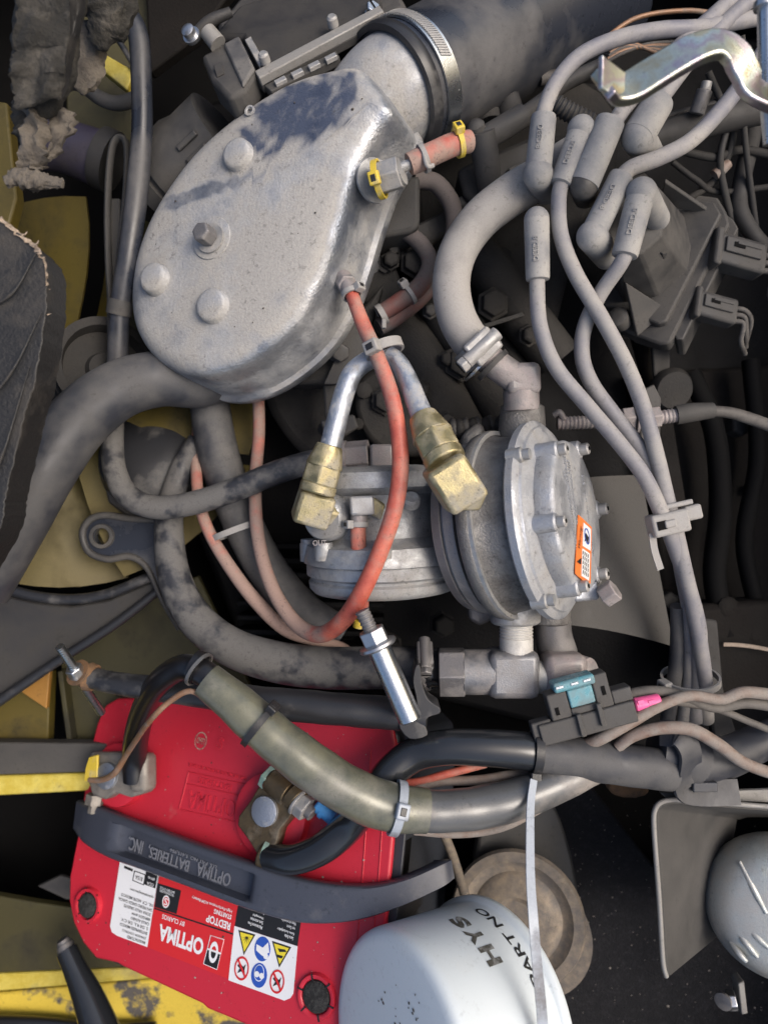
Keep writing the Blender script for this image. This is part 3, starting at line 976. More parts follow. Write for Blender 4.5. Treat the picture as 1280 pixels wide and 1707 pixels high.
# neck and clamped air hose
NA = V((.72, .58, -.38)).normalized()
NC = pt(664, 152, -26)
tube('neck', [tuple(pt(540, 262, -70)) + (50,), tuple(pt(590, 214, -46)) + (80,), tuple(pt(630, 180, -32)) + (92,), tuple(NC) + (94,), tuple(NC + NA * 40) + (94,)], 'cast_dusty', ic, n=44, raw=True)
ah = thing('air_intake_hose', 'wide smooth black air intake hose clamped onto the intake cover', 'air hose', pt(800, 40, -60), 'engine hoses')
hp = [NC - NA * 14, NC + NA * 10, NC + NA * 60, NC + NA * 120, NC + NA * 230, NC + NA * 380, NC + NA * 560]
tube('hose_wall', [tuple(p) + (r,) for p, r in zip(hp, (103, 104, 105, 107, 112, 118, 124))], 'hose_blue', ah, n=48, raw=True, dust=[.2, .15, .1, .22, .12, -.1, -.3])  # dust film, partly standing in for the pale sky sheen on the hose
lathe('cuff_lip', [(-22, 97), (-22, 106), (-14, 109), (-4, 109), (0, 106), (0, 97)], NC, NA, 'hose_black', ah, n=48, scale=1.0, closed=True)


def worm_clamp(label, c, ax, r, w, mat, housing_dir, parent=None, slots=None, s=1.0, t=4):
    ax = ax.normalized()
    o = thing('hose_clamp', label, 'hose clamp', c, 'hose clamps')
    ring('band', c, ax, r, w, t, mat, o, n=56)
    hd = (housing_dir - ax * housing_dir.dot(ax)).normalized()
    tg = ax.cross(hd)
    if slots:
        a0, a1, num = slots
        e1, e2 = hd, ax.cross(hd)
        for i in range(num):
            a = a0 + (a1 - a0) * i / (num - 1)
            d = e1 * math.cos(a) + e2 * math.sin(a)
            tt = ax.cross(d)
            q = (ax + tt * .35).normalized()
            obox('thread_slot', c + d * (r + t), q * (w * .34), q.cross(d) * 1.5 * s, d * 1.6, 'steel_dusty', o, bevel=0)
    hc = c + hd * (r + t + 8 * s)
    hs = obox('housing', hc, tg * 24 * s, ax * (w * .62), hd * 9 * s, mat, o, bevel=4 * s)
    sc_ = thing_part_screw(hc + hd * 4 * s, tg, s, o, mat, w)
    return o


def thing_part_screw(c, tg, s, o, mat, w):
    sr = cyl('worm_screw', c - tg * 30 * s, c + tg * 34 * s, 11 * s, mat, o, n=18)
    hexa('screw_head', c + tg * 34 * s, c + tg * 46 * s, 12.5 * s, mat, sr)
    obox('screw_slot', c + tg * 46 * s, tg.cross(Z_).normalized() * 10 * s, Z_ * 1.6 * s, tg * 1.2 * s, 'pit_black', sr, bevel=0)
    return sr




def toward(c, ax, r, px, py):
    """direction round a tube whose outer point is seen nearest a picture point"""
    e1, e2 = perp(ax)
    best = None
    for i in range(360):
        a = math.radians(i)
        d = e1 * math.cos(a) + e2 * math.sin(a)
        if d.z < 0:
            continue
        p = c + d * r
        k_ = kz(p.z)
        q_ = math.hypot(640 + p.x / k_ - px, 853.5 - p.y / k_ - py)
        if best is None or q_ < best[0]:
            best = (q_, d)
    return best[1]


hd = toward(NC + NA * 26, NA, 120, 646, 62)
e2_ = NA.cross(hd)
d2_ = toward(NC + NA * 26, NA, 110, 730, 140)
SLOTS = (.42, 1.9, 40) if d2_.dot(e2_) > 0 else (-.42, -1.9, 40)
worm_clamp('wide slotted steel worm clamp round the air intake hose neck', NC + NA * 26, NA, 105, 30, 'steel_bright', hd, slots=SLOTS, s=1.0)

# upper oil breather box / module with connector behind the cover
em = thing('ignition_module', 'dusty black ignition module with plug connector above the intake cover', 'ignition module', pt(450, 60, -120))
mpl = (pt(470, 60, -10), V((-.15, .35, .92)).normalized())
prism('module_body', [(360, 40), (420, -30), (640, -60), (680, 10), (600, 50), (500, 92), (430, 130), (385, 110)], 'plastic_mid', em, plane=mpl, th=60, bevel=10, off=-20)
prism('lid', [(352, 60), (400, 6), (620, -60), (640, 20), (560, 62), (430, 116), (404, 60)], 'plastic_dark', em, plane=mpl, th=30, bevel=8, off=-4)
for (a, b, c, d) in (((424, 118), (632, 8), (640, 18), (432, 130)), ((440, 142), (560, 84), (566, 94), (452, 152)), ((424, 130), (600, 44), (606, 52), (436, 142))):
    prism('rail', [a, b, c, d], 'bracket_grey' if a[1] == 118 else 'sheet_grey', em, plane=mpl, th=16, bevel=2, off=10 if a[1] == 118 else -4)
for (x, y) in ((443, 104), (556, 43)):
    lathe('rail_bolt', [(0, 9), (14, 9), (17, 6)], ray(x, y, mpl[0] + mpl[1] * 8, mpl[1]), mpl[1], 'steel_dusty', em, n=14)
cn = prism('plug_connector', [(334, 92), (396, 58), (426, 118), (408, 152), (382, 164), (352, 134)], 'plastic_mid', em, plane=mpl, th=50, bevel=8, off=12)
prism('plug_ridge', [(372, 72), (398, 58), (424, 112), (404, 142)], 'hose_dusty', cn, plane=mpl, th=10, bevel=4, off=18)
obox('latch', ray(366, 118, mpl[0] + mpl[1] * 14, mpl[1]), V((6, 3, 0)), V((-3, 10, 0)), Z_ * 4, 'plastic_dark', cn, bevel=1)
tube('spigot', [(346, 52, 0, 14), (364, 74, 0, 15)], 'bracket_grey', em, sub=3)
lathe('mount_bolt', [(0, 15), (6, 15), (6, 11), (18, 11), (20, 7)], pt(322, 62, -6), V((-.3, .1, 1)), 'steel_zinc', em, n=16)
tube('mount_arm', [(322, 64, -18, 10), (350, 36, -16, 10), (385, 20, -18, 8)], 'plastic_dark', em)
prism('pin_block', [(408, 66), (418, 60), (442, 104), (432, 110)], 'steel_dusty', em, plane=mpl, th=10, bevel=1, off=6)
for i in range(4):
    prism('clip_tooth', [(456 + i * 28, 134 - i * 13), (474 + i * 28, 125 - i * 13), (478 + i * 28, 131 - i * 13), (460 + i * 28, 140 - i * 13)], 'steel_dusty', em, plane=mpl, th=8, bevel=1, off=2)

# ------------------------------------------------------------------ vacuum fittings on the cover
vf = thing('vacuum_fitting', 'dusty hex vacuum fitting on the intake cover shoulder', 'fitting', pt(640, 290, 30))
lathe('base_washer', [(0, 36), (5, 36), (6, 20)], pt(624, 302, 62), V((.55, -.1, .82)), 'cast_alu', vf, n=28)
hexa('hex_body', pt(626, 300, 92), pt(668, 287, 104), 25, 'steel_dusty', vf, rot=.3)
lathe('end_disc', [(0, 21), (4, 21), (5, 17)], pt(667, 288, 103), V((.9, .25, .4)), 'cast_alu', vf, n=28)
tube('barb', [(655, 285, 96, 9), (678, 276, 96, 9), (696, 268, 94, 9)], 'cast_alu', vf, sub=3)
ziptie('yellow tie round the hex vacuum fitting on the intake cover', pt(632, 299, 94), pt(668, 287, 104) - pt(626, 300, 92), 26, 'yellow_tie', V((-.5, -.4, .8)), w=9, s=1.1)
vh = thing('vacuum_hose_stub', 'short dusty pink vacuum hose between hex fitting and plug boot', 'hose', pt(735, 250, 20), 'vacuum hoses')
tube('hose_wall', [(682, 274, 94, 18), (700, 266, 93, 19), (730, 252, 88, 19), (758, 240, 80, 19), (782, 236, 70, 18)], 'hose_red', vh, n=20, dust=[1.2, .9, .7, .65, 1.2])
ziptie('yellow tie with a stub tail round the pink hose stub', pt(764, 238, 78), V((1, .35, -.1)), 19, 'yellow_tie', V((.1, .5, .8)), w=8)
sc2 = thing('spring_clip', 'small grey spring clip at the end of the pink hose stub', 'spring clip', pt(706, 264, 92))
ring('band', pt(706, 264, 92), V((1, .45, 0)), 19, 7, 3, 'tie_grey', sc2)
tube('clip_ear', [(704, 250, 110, 3), (712, 276, 112, 4), (722, 276, 106, 4)], 'tie_grey', sc2, n=8)

# ------------------------------------------------------------------ grey / red hoses in the well right of the cover
h = thing('well_hose', 'grey vacuum hose looping in the well right of the intake cover', 'hose', pt(740, 400, -100), 'vacuum hoses')
tube('hose_wall', [(690, 300, -95, 14), (725, 305, -100, 15), (752, 340, -105, 15), (757, 385, -108, 15), (740, 435, -108, 15), (705, 490, -105, 15), (660, 528, -100, 15), (632, 545, -98, 14)], 'hose_pinkgrey', h, n=16, dust=[.6, .6, .6, .5, .3, .0, .0, .2])
h = thing('inner_hose', 'inner grey and red vacuum hose tied to its neighbour in the well', 'hose', pt(690, 430, -100), 'vacuum hoses')
tube('hose_wall', [(630, 382, -85, 12), (670, 384, -88, 13), (702, 408, -90, 14), (716, 440, -88, 14), (700, 476, -84, 15), (664, 504, -80, 15), (632, 524, -80, 14)], 'hose_pinkgrey', h, n=16, dust=[.6, .6, .6, .4, -.1, -.3, .1])
ziptie('dusty tie round the red hoses in the well beside the intake cover', pt(682, 490, -82), V((1, .75, 0)), 17, 'tie_grey', V((-.6, .5, .6)), w=7)
hb = thing('hose_joint', 'small dusty hose clip at the low end of the red well hose', 'spring clip', pt(636, 525, -80))
ring('band', pt(636, 524, -79), V((1, .6, 0)), 16, 10, 3, 'tie_grey', hb)
obox('ear', pt(640, 540, -58), V((4, 0, 0)), V((0, 8, 0)), Z_ * 5, 'tie_grey', hb)
# throttle body seen under the cover
tb = thing('throttle_valve', 'dusty cast throttle valve between intake cover and well hoses', 'throttle', pt(650, 360, -120))
prism('casting', [(600, 300), (700, 290), (700, 372), (690, 385), (610, 400)], 'sheet_grey', tb, z=-60, th=120, bevel=12)
prism('flange', [(580, 540), (640, 470), (600, 600), (560, 640), (480, 640), (500, 600)], 'block_grey', tb, z=-90, th=60, bevel=8)
lathe('flange_bolt', [(0, 20), (4, 20), (4, 16), (22, 16), (24, 13)], pt(565, 588, -78), V((.2, -.2, 1)), 'plastic_mid', tb, n=6, bevel=2)
lathe('vent_screw', [(0, 14), (14, 14), (18, 8)], pt(612, 446, -40), V((.6, .1, .7)), 'steel_zinc', tb, n=14)
prism('link_plate', [(590, 528), (608, 520), (608, 560), (604, 600), (560, 640), (540, 640)], 'sheet_grey', tb, z=-70, th=8, bevel=1)
for (x, y, r) in ((606, 650, 14), (640, 668, 22), (596, 706, 10), (560, 700, 12), (540, 715, 11)):
    lathe('linkage_nut', [(0, r), (12, r), (15, r * .7)], pt(x, y, -150), V((.1, -.2, 1)), 'block_grey', tb, n=8)
prism('sensor', [(537, 634), (562, 640), (560, 700), (542, 700)], 'sheet_grey', tb, z=-110, th=40, bevel=5)
prism('link_arm', [(533, 700), (590, 690), (598, 712), (570, 730), (540, 726)], 'plastic_mid', tb, z=-100, th=14, bevel=4)
# ------------------------------------------------------------------ red vacuum hoses
h = thing('red_vacuum_hose', 'long red vacuum hose looping from the intake cover past the gas valve', 'hose', pt(620, 800, 60), 'vacuum hoses')
tube('hose_wall', [(584, 484, 62, 11), (604, 538, 80, 12.5), (628, 592, 96, 13), (651, 655, 100, 13.5), (664, 720, 104, 14), (667, 785, 108, 14.5), (657, 850, 108, 14.5), (634, 918, 100, 14.5), (604, 985, 80, 15), (572, 1034, 40, 15), (534, 1058, -10, 14), (496, 1042, -50, 13), (462, 996, -75, 12), (440, 940, -90, 11.5), (428, 876, -105, 11), (426, 800, -125, 10.5), (432, 720, -140, 10), (430, 640, -150, 10)],
     'hose_red', h, n=18, dust=[.35, .45, .5, .4, .05, -.05, .0, -.1, -.1, .0, .8, 1.3, 1.35, 1.2, 1.1, 1.1, .9, 1.2])
nip = thing('hose_nipple', 'dusty nipple where the red hose leaves the intake cover', 'fitting', pt(578, 470, 40))
tube('nipple', [(572, 462, 40, 14), (578, 474, 52, 14), (586, 488, 62, 13)], 'fitting_grey', nip, sub=3)
hexa('collar', pt(574, 470, 40), pt(580, 476, 58), 17, 'fitting_grey', nip)
ziptie('small dusty tie at the top end of the red vacuum hose', pt(586, 490, 64), pt(604, 538, 80) - pt(584, 484, 62), 13, 'tie_grey', V((.7, .5, .6)), w=8, s=.9)
h = thing('red_branch_hose', 'dusty pinkish hose strapped beside the flat duct', 'hose', pt(380, 900, -120), 'vacuum hoses')
tube('hose_wall', [(336, 650, -225, 9), (328, 740, -190, 9), (330, 820, -140, 9.5), (346, 880, -128, 10), (380, 940, -122, 11), (425, 1000, -118, 12), (475, 1048, -110, 12), (528, 1068, -110, 11), (575, 1085, -140, 11), (610, 1120, -170, 11)], 'hose_red', h, n=14, dust=[1, .9, .8, .9, 1.2, 1.4, 1.4, 1.4, 1.4, 1.4])
ziptie('dusty strap tie binding pink hoses to the flat duct', pt(392, 885, -150), V((.35, -.9, 0)), 46, 'tie_grey', V((.9, .3, .4)), w=11, t=3)
h = thing('red_valve_hose', 'short red hose hanging from the small fitting on the gas valve', 'hose', pt(600, 940, 40), 'vacuum hoses')
tube('hose_wall', [(597, 866, 52, 12.5), (597, 900, 52, 13), (600, 940, 50, 12.5), (604, 975, 44, 11), (607, 1005, 30, 8), (604, 1030, 10, 7)], 'hose_red', h, n=16, dust=[.4, .0, -.05, .1, .3, .5])
ziptie('small dusty tie at the top of the short red valve hose', pt(597, 874, 52), Y_, 13.5, 'tie_grey', V((-.8, 0, .6)), w=8, s=.9)
ye = thing('yellow_ferrule', 'small yellow ferrule behind the stud bolt nut', 'ferrule', pt(597, 1040, 0))
lathe('band', [(-6, 9), (6, 9)], pt(598, 1040, 5), V((.2, 1, .2)), 'yellow_tie', ye, n=18)

# ------------------------------------------------------------------ plated steel lines with brass unions
def union(o, a, b, r, sleeve=True):
    """flare nut: tapered sleeve + hexagon + collar between a (tube end) and b"""
    d = (b - a)
    hexa('flare_nut', a + d * .42, a + d * .82, r, 'brass_dusty', o, bevel=3)
    cyl('nut_taper', a, a + d * .45, r * .66, 'brass_dusty', o, r2=r * .96, n=28)
    cyl('nut_collar', a + d * .80, a + d, r * .94, 'brass_dusty', o, n=28, bevel=3)


l1 = thing('gas_line', 'plated steel gas line with brass union and elbow on the gas valve', 'gas line', pt(545, 780, 40), 'steel gas lines')
tube('steel_tube', [(640, 592, 58, 16), (612, 602, 60, 16.5), (588, 622, 62, 17), (574, 655, 64, 17), (562, 700, 66, 17.5), (550, 748, 66, 18)], 'tube_zinc', l1, n=20)
union(l1, pt(550, 742, 66), pt(528, 822, 62), 31)
e_ = obox('elbow_body', pt(522, 846, 56), V((27, -8, 0)), V((8, 25, 0)), V((5, -6, 26)), 'brass_dusty', l1, bevel=6)
lathe('elbow_outlet', [(0, 26), (14, 25), (30, 22)], pt(536, 852, 44), V((.9, -.15, -.3)), 'brass_dusty', l1, n=6, bevel=3)
l2 = thing('gas_line', 'plated steel gas line with brass union and elbow on the regulator', 'gas line', pt(740, 760, 60), 'steel gas lines')
tube('steel_tube', [(648, 592, 66, 16), (664, 606, 74, 16.5), (680, 636, 86, 17.5), (694, 670, 100, 18), (708, 704, 116, 19)], 'tube_zinc', l2, n=20)
union(l2, pt(704, 694, 112), pt(744, 772, 146), 33)
obox('elbow_body', pt(757, 805, 158), V((26, 16, 0)), V((-19, 30, 0)), V((4, -4, 28)), 'brass_dusty', l2, bevel=7)
lathe('elbow_outlet', [(0, 30), (14, 29), (36, 26)], pt(766, 824, 140), V((.85, -.1, -.45)), 'brass_dusty', l2, n=6, bevel=3)
ziptie('dusty tie binding the red hose and both steel gas lines', pt(640, 582, 82), V((.35, -1, .1)), 27, 'tie_grey', V((-.55, .1, .8)), w=15, t=4, s=1.35)

# ------------------------------------------------------------------ gas valve (left drum)
gv = thing('gas_valve', 'round dusty cast gas lock-off valve with bolted flange', 'gas valve', pt(640, 900, -60))
VO = pt(634, 780, -50)
va = V((.03, -1, -.06)).normalized()
lathe('drum', [(-4, 60), (0, 100), (6, 112), (30, 116), (38, 108), (42, 100), (110, 98), (118, 106), (124, 126), (146, 132), (152, 132), (154, 126), (158, 128), (172, 128), (176, 122), (180, 121), (184, 125), (194, 124), (202, 117), (206, 100), (207, 30)], VO, va, 'cast_alu', gv, n=64)
for a in (1.57, .85, 2.25, 0, 3.14):
    e1, e2 = perp(va)
    d = e1 * math.cos(a) + e2 * math.sin(a)
    lathe('flange_screw', [(0, 12), (18, 13), (20, 9), (28, 9)], VO + va * 120 + d * 130, va, 'cast_alu', gv, n=16)
    lathe('flange_ear', [(122, 16), (152, 16)], VO + d * 128, va, 'cast_alu', gv, n=20)
for (x, y) in ((604, 785), (690, 788)):
    lathe('top_screw', [(0, 13), (10, 13), (13, 9)], pt(x, y + 4, 12), V((0, 1, .25)), 'fitting_grey', gv, n=18)
e1, e2 = perp(va)
lathe('side_screw', [(0, 16), (12, 15), (16, 11)], pt(684, 838, 56), V((.1, .6, .8)), 'cast_alu', gv, n=20)
lathe('inlet_boss', [(-30, 42), (10, 40), (18, 34), (20, 22)], pt(545, 862, 26), V((-.45, -.1, .85)), 'cast_alu', gv, n=30)
text('OUT', pt(533, 905, 52), X_ * 1, Y_ * 1, 22, 9, 'fitting_grey', gv, ext=1.2)
ef = thing('small_elbow', 'small dusty square elbow fitting on top of the gas valve', 'fitting', pt(600, 850, 40))
obox('elbow_body', pt(604, 843, 60), V((19, 1, 0)), V((-1, 15, 0)), V((0, 0, 17)), 'steel_dusty', ef, bevel=4)
obox('brass_shoulder', pt(628, 848, 48), V((10, -6, 0)), V((4, 13, 0)), V((0, 0, 14)), 'brass_dusty', ef, bevel=4)
cyl('stem', pt(599, 852, 56), pt(597, 878, 54), 13, 'fitting_grey', ef)
gh = thing('hose_union', 'dusty hex union and square block joining the bypass hose to the gas valve', 'fitting', pt(610, 765, -40))
hexa('union_nut', pt(570, 764, -62), pt(616, 760, -56), 29, 'fitting_grey', gh, rot=.5)
ring('union_ring', pt(574, 764, -62), V((1, .05, .1)), 20, 10, 11, 'fitting_grey', gh)
obox('union_block', pt(636, 762, -52), V((20, 0, 0)), V((0, 21, 0)), V((0, 0, 20)), 'fitting_grey', gh, bevel=5)
cyl('adapter', pt(552, 764, -68), pt(574, 764, -62), 30, 'fitting_grey', gh)
prism('tab', [(556, 738), (596, 734), (600, 742), (560, 746)], 'fitting_grey', gh, z=-60, th=40, bevel=3)

# ------------------------------------------------------------------ regulator (right drum, axis to the right)
rg = thing('gas_regulator', 'large round cast gas regulator with bolted cover and orange warning label', 'gas regulator', pt(870, 860, -60))
RA = V((.85, .13, .51)).normalized()
RO = pt(956, 860, 66)
r1 = (Y_ - RA * RA.y).normalized()
r2 = RA.cross(r1)
K = kz(62)
lathe('gasket_plate', [(-196, 112), (-193, 144), (-176, 149), (-174, 145), (-170, 145), (-168, 152), (-150, 153), (-146, 130)], RO, RA, 'steel_dark', rg, n=64)
lathe('body', [(-150, 120), (-146, 150), (-140, 163), (-122, 167), (-117, 163), (-113, 154), (-90, 149), (-60, 146), (-56, 140)], RO, RA, 'cast_dirty', rg, n=72, ang=60)
lathe('front_flange', [(-60, 140), (-58, 163), (-54, 168), (-42, 169), (-38, 165), (-35, 158), (-31, 156), (-28, 148), (-24, 140), (-22, 120)], RO, RA, 'cast_plate', rg, n=72, ang=40)
ring('rim_bead', RO + RA * (-116 * K), RA, 157 * K, 6, 7, 'cast_alu', rg, n=72)


def lobes(a, i):
    return 1.0 + .075 * max(0, math.cos(a * 6)) ** 5


lathe('cover_plate', [(-36, 124), (-32, 128), (2, 127), (7, 124), (9.5, 118), (10.5, 60)], RO, RA, 'cast_plate', rg, n=96, ang=50, radial=lobes, rot=0.0)
for i in range(6):
    a = i * math.pi / 3
    e1, e2 = perp(RA)
    d = e1 * math.cos(a) + e2 * math.sin(a)
    p = RO + d * 126 * K + RA * (8 * K)
    lathe('screw_ear', [(-36, 17), (0, 16), (3, 13)], p, RA, 'cast_plate', rg, n=20)
    q = lathe('cover_screw', [(0, 10), (12, 10), (14, 8)], p + RA * 3, RA, 'steel_dusty', rg, n=18)
    lathe('socket', [(12.5, 4), (15, 4)], p + RA * 3, RA, 'pit_black', q, n=6)
for s_ in (.9, 2.5, 4.2, 5.6):
    d = r1 * math.cos(s_) + r2 * math.sin(s_)
    lathe('body_lug', [(-60, 14), (-34, 14), (-32, 10), (-20, 10)], RO + d * 160 * K, RA, 'cast_alu', rg, n=18)
xd, yd = r1 * 1.0, -(RA.cross(r1)) * 1.0
if (xd.cross(yd)).dot(RA) < 0:
    yd = -yd
# raised lettering and rules on the cover (reads up the face)
for off, s_, w_, h_ in ((44, 'BEFORE CLEANING', 170, 9), (22, 'SERVICE ONLY', 150, 9), (-62, 'MADE IN U.S.A', 140, 10)):
    pass
for off, (u0, u1) in ((46, (-70, 96)), (26, (-96, 90))):
    c_ = RO + RA * (11 * K) + yd * (off * K) + xd * ((u0 + u1) / 2 * K)
    obox('raised_rule', c_, xd * ((u1 - u0) / 2 * K), yd * .8, RA * 1.2, 'cast_plate', rg, bevel=0)
# worn raised lettering: too worn to read, kept as short raised strokes along the rules
rr_ = random.Random(17)
for off, u0, u1 in ((47, -60, 96), (26, -96, 90), (-52, -80, 70)):
    u = u0
    while u < u1:
        w_ = rr_.choice((1.2, 1.6, 2.4, 3.4))
        if rr_.random() < .82:
            c_ = RO + RA * (11 * K) + yd * ((off + rr_.uniform(2.5, 5)) * K) + xd * (u * K)
            obox('worn_letter', c_, xd * w_ * .5, yd * rr_.choice((1.6, 3, 3.4)), RA * 1.1, 'cast_plate', rg, bevel=0)
        u += w_ + 2.4
# warning label
lb_ = prism('warning_label', [(964, 858), (986, 879), (984, 972), (979, 975), (959.5, 957), (959, 950)], 'sticker_orange', rg, plane=(RO + RA * (13.2 * K), RA), th=1.5, bevel=0)
LP = (RO + RA * (14.2 * K), RA)
prism('label_panel', [(972.5, 871), (984.5, 882), (984, 918), (971, 910)], 'sticker_white', lb_, plane=LP, th=.6, bevel=0)
prism('label_panel', [(970.5, 914), (983, 923), (981.5, 968), (969, 960)], 'sticker_white', lb_, plane=LP, th=.6, bevel=0)
LQ = RO + RA * (14.8 * K)


def lring(cx, cy, r, w):
    c_ = ray(cx, cy, LQ, RA)
    return lathe('symbol_ring', [(0, r - w), (0, r), (.5, r), (.5, r - w)], c_, RA, 'sticker_blue', lb_, n=28, scale=1.0, closed=True)


lring(978, 894, 13, 2)
prism('symbol_figure', [(976, 888), (981, 896), (980, 906), (977, 900), (974, 903)], 'print_black', lb_, plane=(LQ, RA), th=.4, bevel=0)
a_, b_ = ray(966, 882, LQ, RA), ray(960, 940, LQ, RA)
ld = (a_ - b_).normalized()
lu = RA.cross(ld)
text('Warning', ray(967.3, 897, LQ, RA), ld, lu, 44, 13, 'print_black', lb_)
prism('triangle', [(962, 936), (969, 930), (968, 941)], 'print_black', lb_, plane=(LQ, RA), th=.4, bevel=0)
for i in range(4):
    for j in range(5):
        x0 = 971.6 + i * 2.7
        y0 = 918 + j * 8 + i * 1.9
        prism('fine_print', [(x0, y0), (x0 + 1.1, y0 + .6), (x0 + .6, y0 + 6.6), (x0 - .6, y0 + 6)], 'print_worn', lb_, plane=(LQ, RA), th=.3, bevel=0)
# ports
pb = lathe('top_port', [(-40, 40), (0, 38), (22, 36), (26, 30)], pt(870, 700, -14), V((.02, 1, .05)), 'cast_dirty', rg, n=32)
lathe('bottom_port', [(-50, 44), (0, 42), (32, 41), (36, 36)], pt(858, 1004, -8), V((.02, -1, .02)), 'cast_alu', rg, n=32)
lathe('bottom_port', [(-40, 34), (0, 32), (24, 31), (27, 24)], pt(918, 1014, -30), V((.02, -1, .02)), 'cast_dirty', rg, n=32)
lathe('side_port', [(-30, 46), (0, 44), (14, 40), (16, 30)], pt(800, 830, 96), V((-.4, .05, .9)), 'cast_dirty', rg, n=32)
tube('cross_bolt', [(722, 922, 20, 12), (745, 923, 22, 14), (785, 924, 26, 14)], 'cast_alu', rg)
hexa('mount_bolt', pt(1004, 996, 42), pt(1026, 982, 52), 19, 'fitting_grey', rg)
prism('side_arm', [(770, 724), (800, 700), (812, 720), (790, 800), (770, 790)], 'cast_dirty', rg, z=-40, th=50, bevel=10)
prism('foot_lug', [(780, 1010), (815, 1000), (830, 1030), (800, 1044), (782, 1034)], 'steel_dark', rg, z=-70, th=30, bevel=6)
prism('flange_foot', [(952, 986), (996, 968), (1000, 1000), (958, 1004)], 'cast_plate', rg, z=34, th=36, bevel=5)

# top elbow, clamp and big hose
te = thing('elbow_fitting', 'dusty pinkish elbow fitting on top of the regulator', 'fitting', pt(868, 640, 0))
obox('elbow_block', pt(869, 634, 6), V((28, 1, 0)), V((-1, 26, 0)), V((0, 0, 27)), 'fitting_grey', te, bevel=10)
cyl('elbow_neck', pt(868, 650, 4), pt(869, 684, 0), 30, 'fitting_grey', te)
tube('elbow_barrel', [(868, 638, 8, 26), (846, 622, 12, 25), (826, 608, 14, 25), (808, 594, 15, 25)], 'fitting_grey', te, n=20)
tube('barb_lip', [(824, 612, 14, 32), (818, 606, 14, 33)], 'plastic_mid', te, n=24, sub=2)
bh = thing('breather_hose', 'thick pale dusty breather hose curving from the plug boots to the regulator elbow', 'hose', pt(780, 430, 10), 'engine hoses')
tube('hose_wall', [(955, 262, -40, 34), (900, 296, -20, 34), (850, 326, -5, 34), (800, 366, 8, 33), (765, 416, 16, 32), (752, 470, 20, 31.5), (760, 525, 22, 32), (782, 566, 20, 32), (812, 598, 16, 31)], 'hose_pale', bh, n=28, dust=[-.2, .0, .1, .1, .15, .2, .2, .1, -.1])
worm_clamp('dusty bulky worm clamp on the breather hose end', pt(796, 584, 18), V((.68, -.72, -.1)), 33, 34, 'steel_dusty', V((-.15, .1, 1)), s=1.05)
rc = thing('ring_clip', 'thin wire ring clip below the bulky worm clamp', 'spring clip', pt(812, 602, 16))
ring('wire_ring', pt(800, 606, 16), V((.75, -.65, -.1)), 34, 4, 3, 'steel_bright', rc)

# bottom pipework
bp = thing('pipe_tee', 'dark hex pipe tee below the regulator joining the heater hose', 'pipe fitting', pt(830, 1120, -30))
tube('threaded_nipple', [(860, 1030, -8, 27), (860, 1062, -8, 27)], 'thread_white', bp, n=28, sub=40, rib=ribs(5.5, .035))
cyl('nipple_collar', pt(860, 1062, -8), pt(860, 1088, -8), 28, 'thread_white', bp)
obox('tee_block', pt(852, 1120, -14), V((42, 0, 0)), V((0, 39, 0)), V((0, 0, 36)), 'fitting_blue', bp, bevel=12)
cyl('tee_barrel', pt(770, 1120, -18), pt(822, 1120, -16), 38, 'fitting_blue', bp, n=36)
hexa('hose_tail_nut', pt(732, 1120, -22), pt(774, 1120, -18), 43, 'steel_dark', bp, rot=.0)
cyl('outlet_thread', pt(884, 1126, -14), pt(908, 1130, -14), 27, 'thread_white', bp)
b2 = thing('pipe_elbow', 'rounded steel street elbow beside the fuse holder', 'pipe fitting', pt(950, 1125, -20))
obox('elbow_block', pt(938, 1124, -14), V((36, 0, 0)), V((0, 37, 0)), V((0, 0, 32)), 'fitting_grey', b2, bevel=14)
lathe('elbow_corner', [(-50, 34), (0, 35), (20, 30), (30, 16)], pt(965, 1126, -24), V((.7, .1, .7)), 'fitting_grey', b2, n=28)
tube('rear_pipe', [(920, 1030, -40, 30), (922, 1060, -50, 31), (930, 1090, -56, 32)], 'steel_dark', b2, n=24)
worm_clamp('oily worm clamp on the heater hose end by the hex nut', pt(706, 1112, -52), X_, 36, 22, 'steel_dark', V((-.1, .75, .9)), s=.9)
oc = thing('hose_boot', 'oily black end of the heater hose inside the clamp', 'hose end', pt(715, 1112, -60))
tube('hose_wall', [(692, 1112, -52, 35), (720, 1114, -48, 36), (738, 1118, -44, 30)], 'cable_gloss', oc, n=24)

# sheet metal bracket behind the regulator
sm_ = thing('sheet_bracket', 'curved dusty sheet metal heat shield behind the regulator', 'heat shield', pt(1060, 930, -140))
vs, fs = [], []
L_ = [(940, 800), (1000, 790), (1072, 792)]
cols, rows = 12, 8
for k in range(2):
    for i in range(cols + 1):
        u = i / cols
        for j in range(rows + 1):
            v = j / rows
            top = 800 - 8 * math.sin(u * 1.6)
            bot = 1040 + 16 * u + 22 * u * u
            x = 930 + (1068 - 930) * u + (1122 - 1068) * v * u
            p = pt(x, top + (bot - top) * v, -70 - 90 * (1 - math.cos(u * 1.3)) - k * 6)
            vs.append(p)
q = (cols + 1) * (rows + 1)
for i in range(cols):
    for j in range(rows):
        b = i * (rows + 1) + j
        fs.append((b, b + 1, b + rows + 2, b + rows + 1))
        fs.append((q + b + rows + 1, q + b + rows + 2, q + b + 1, q + b))
ed = [j for j in range(rows + 1)] + [i * (rows + 1) + rows for i in range(1, cols + 1)] + [cols * (rows + 1) + j for j in range(rows - 1, -1, -1)] + [i * (rows + 1) for i in range(cols - 1, 0, -1)]
for j in range(len(ed)):
    x, y = ed[j], ed[(j + 1) % len(ed)]
    fs.append((x, q + x, q + y, y))
mk('sheet', vs, fs, 'sheet_grey', sm_)
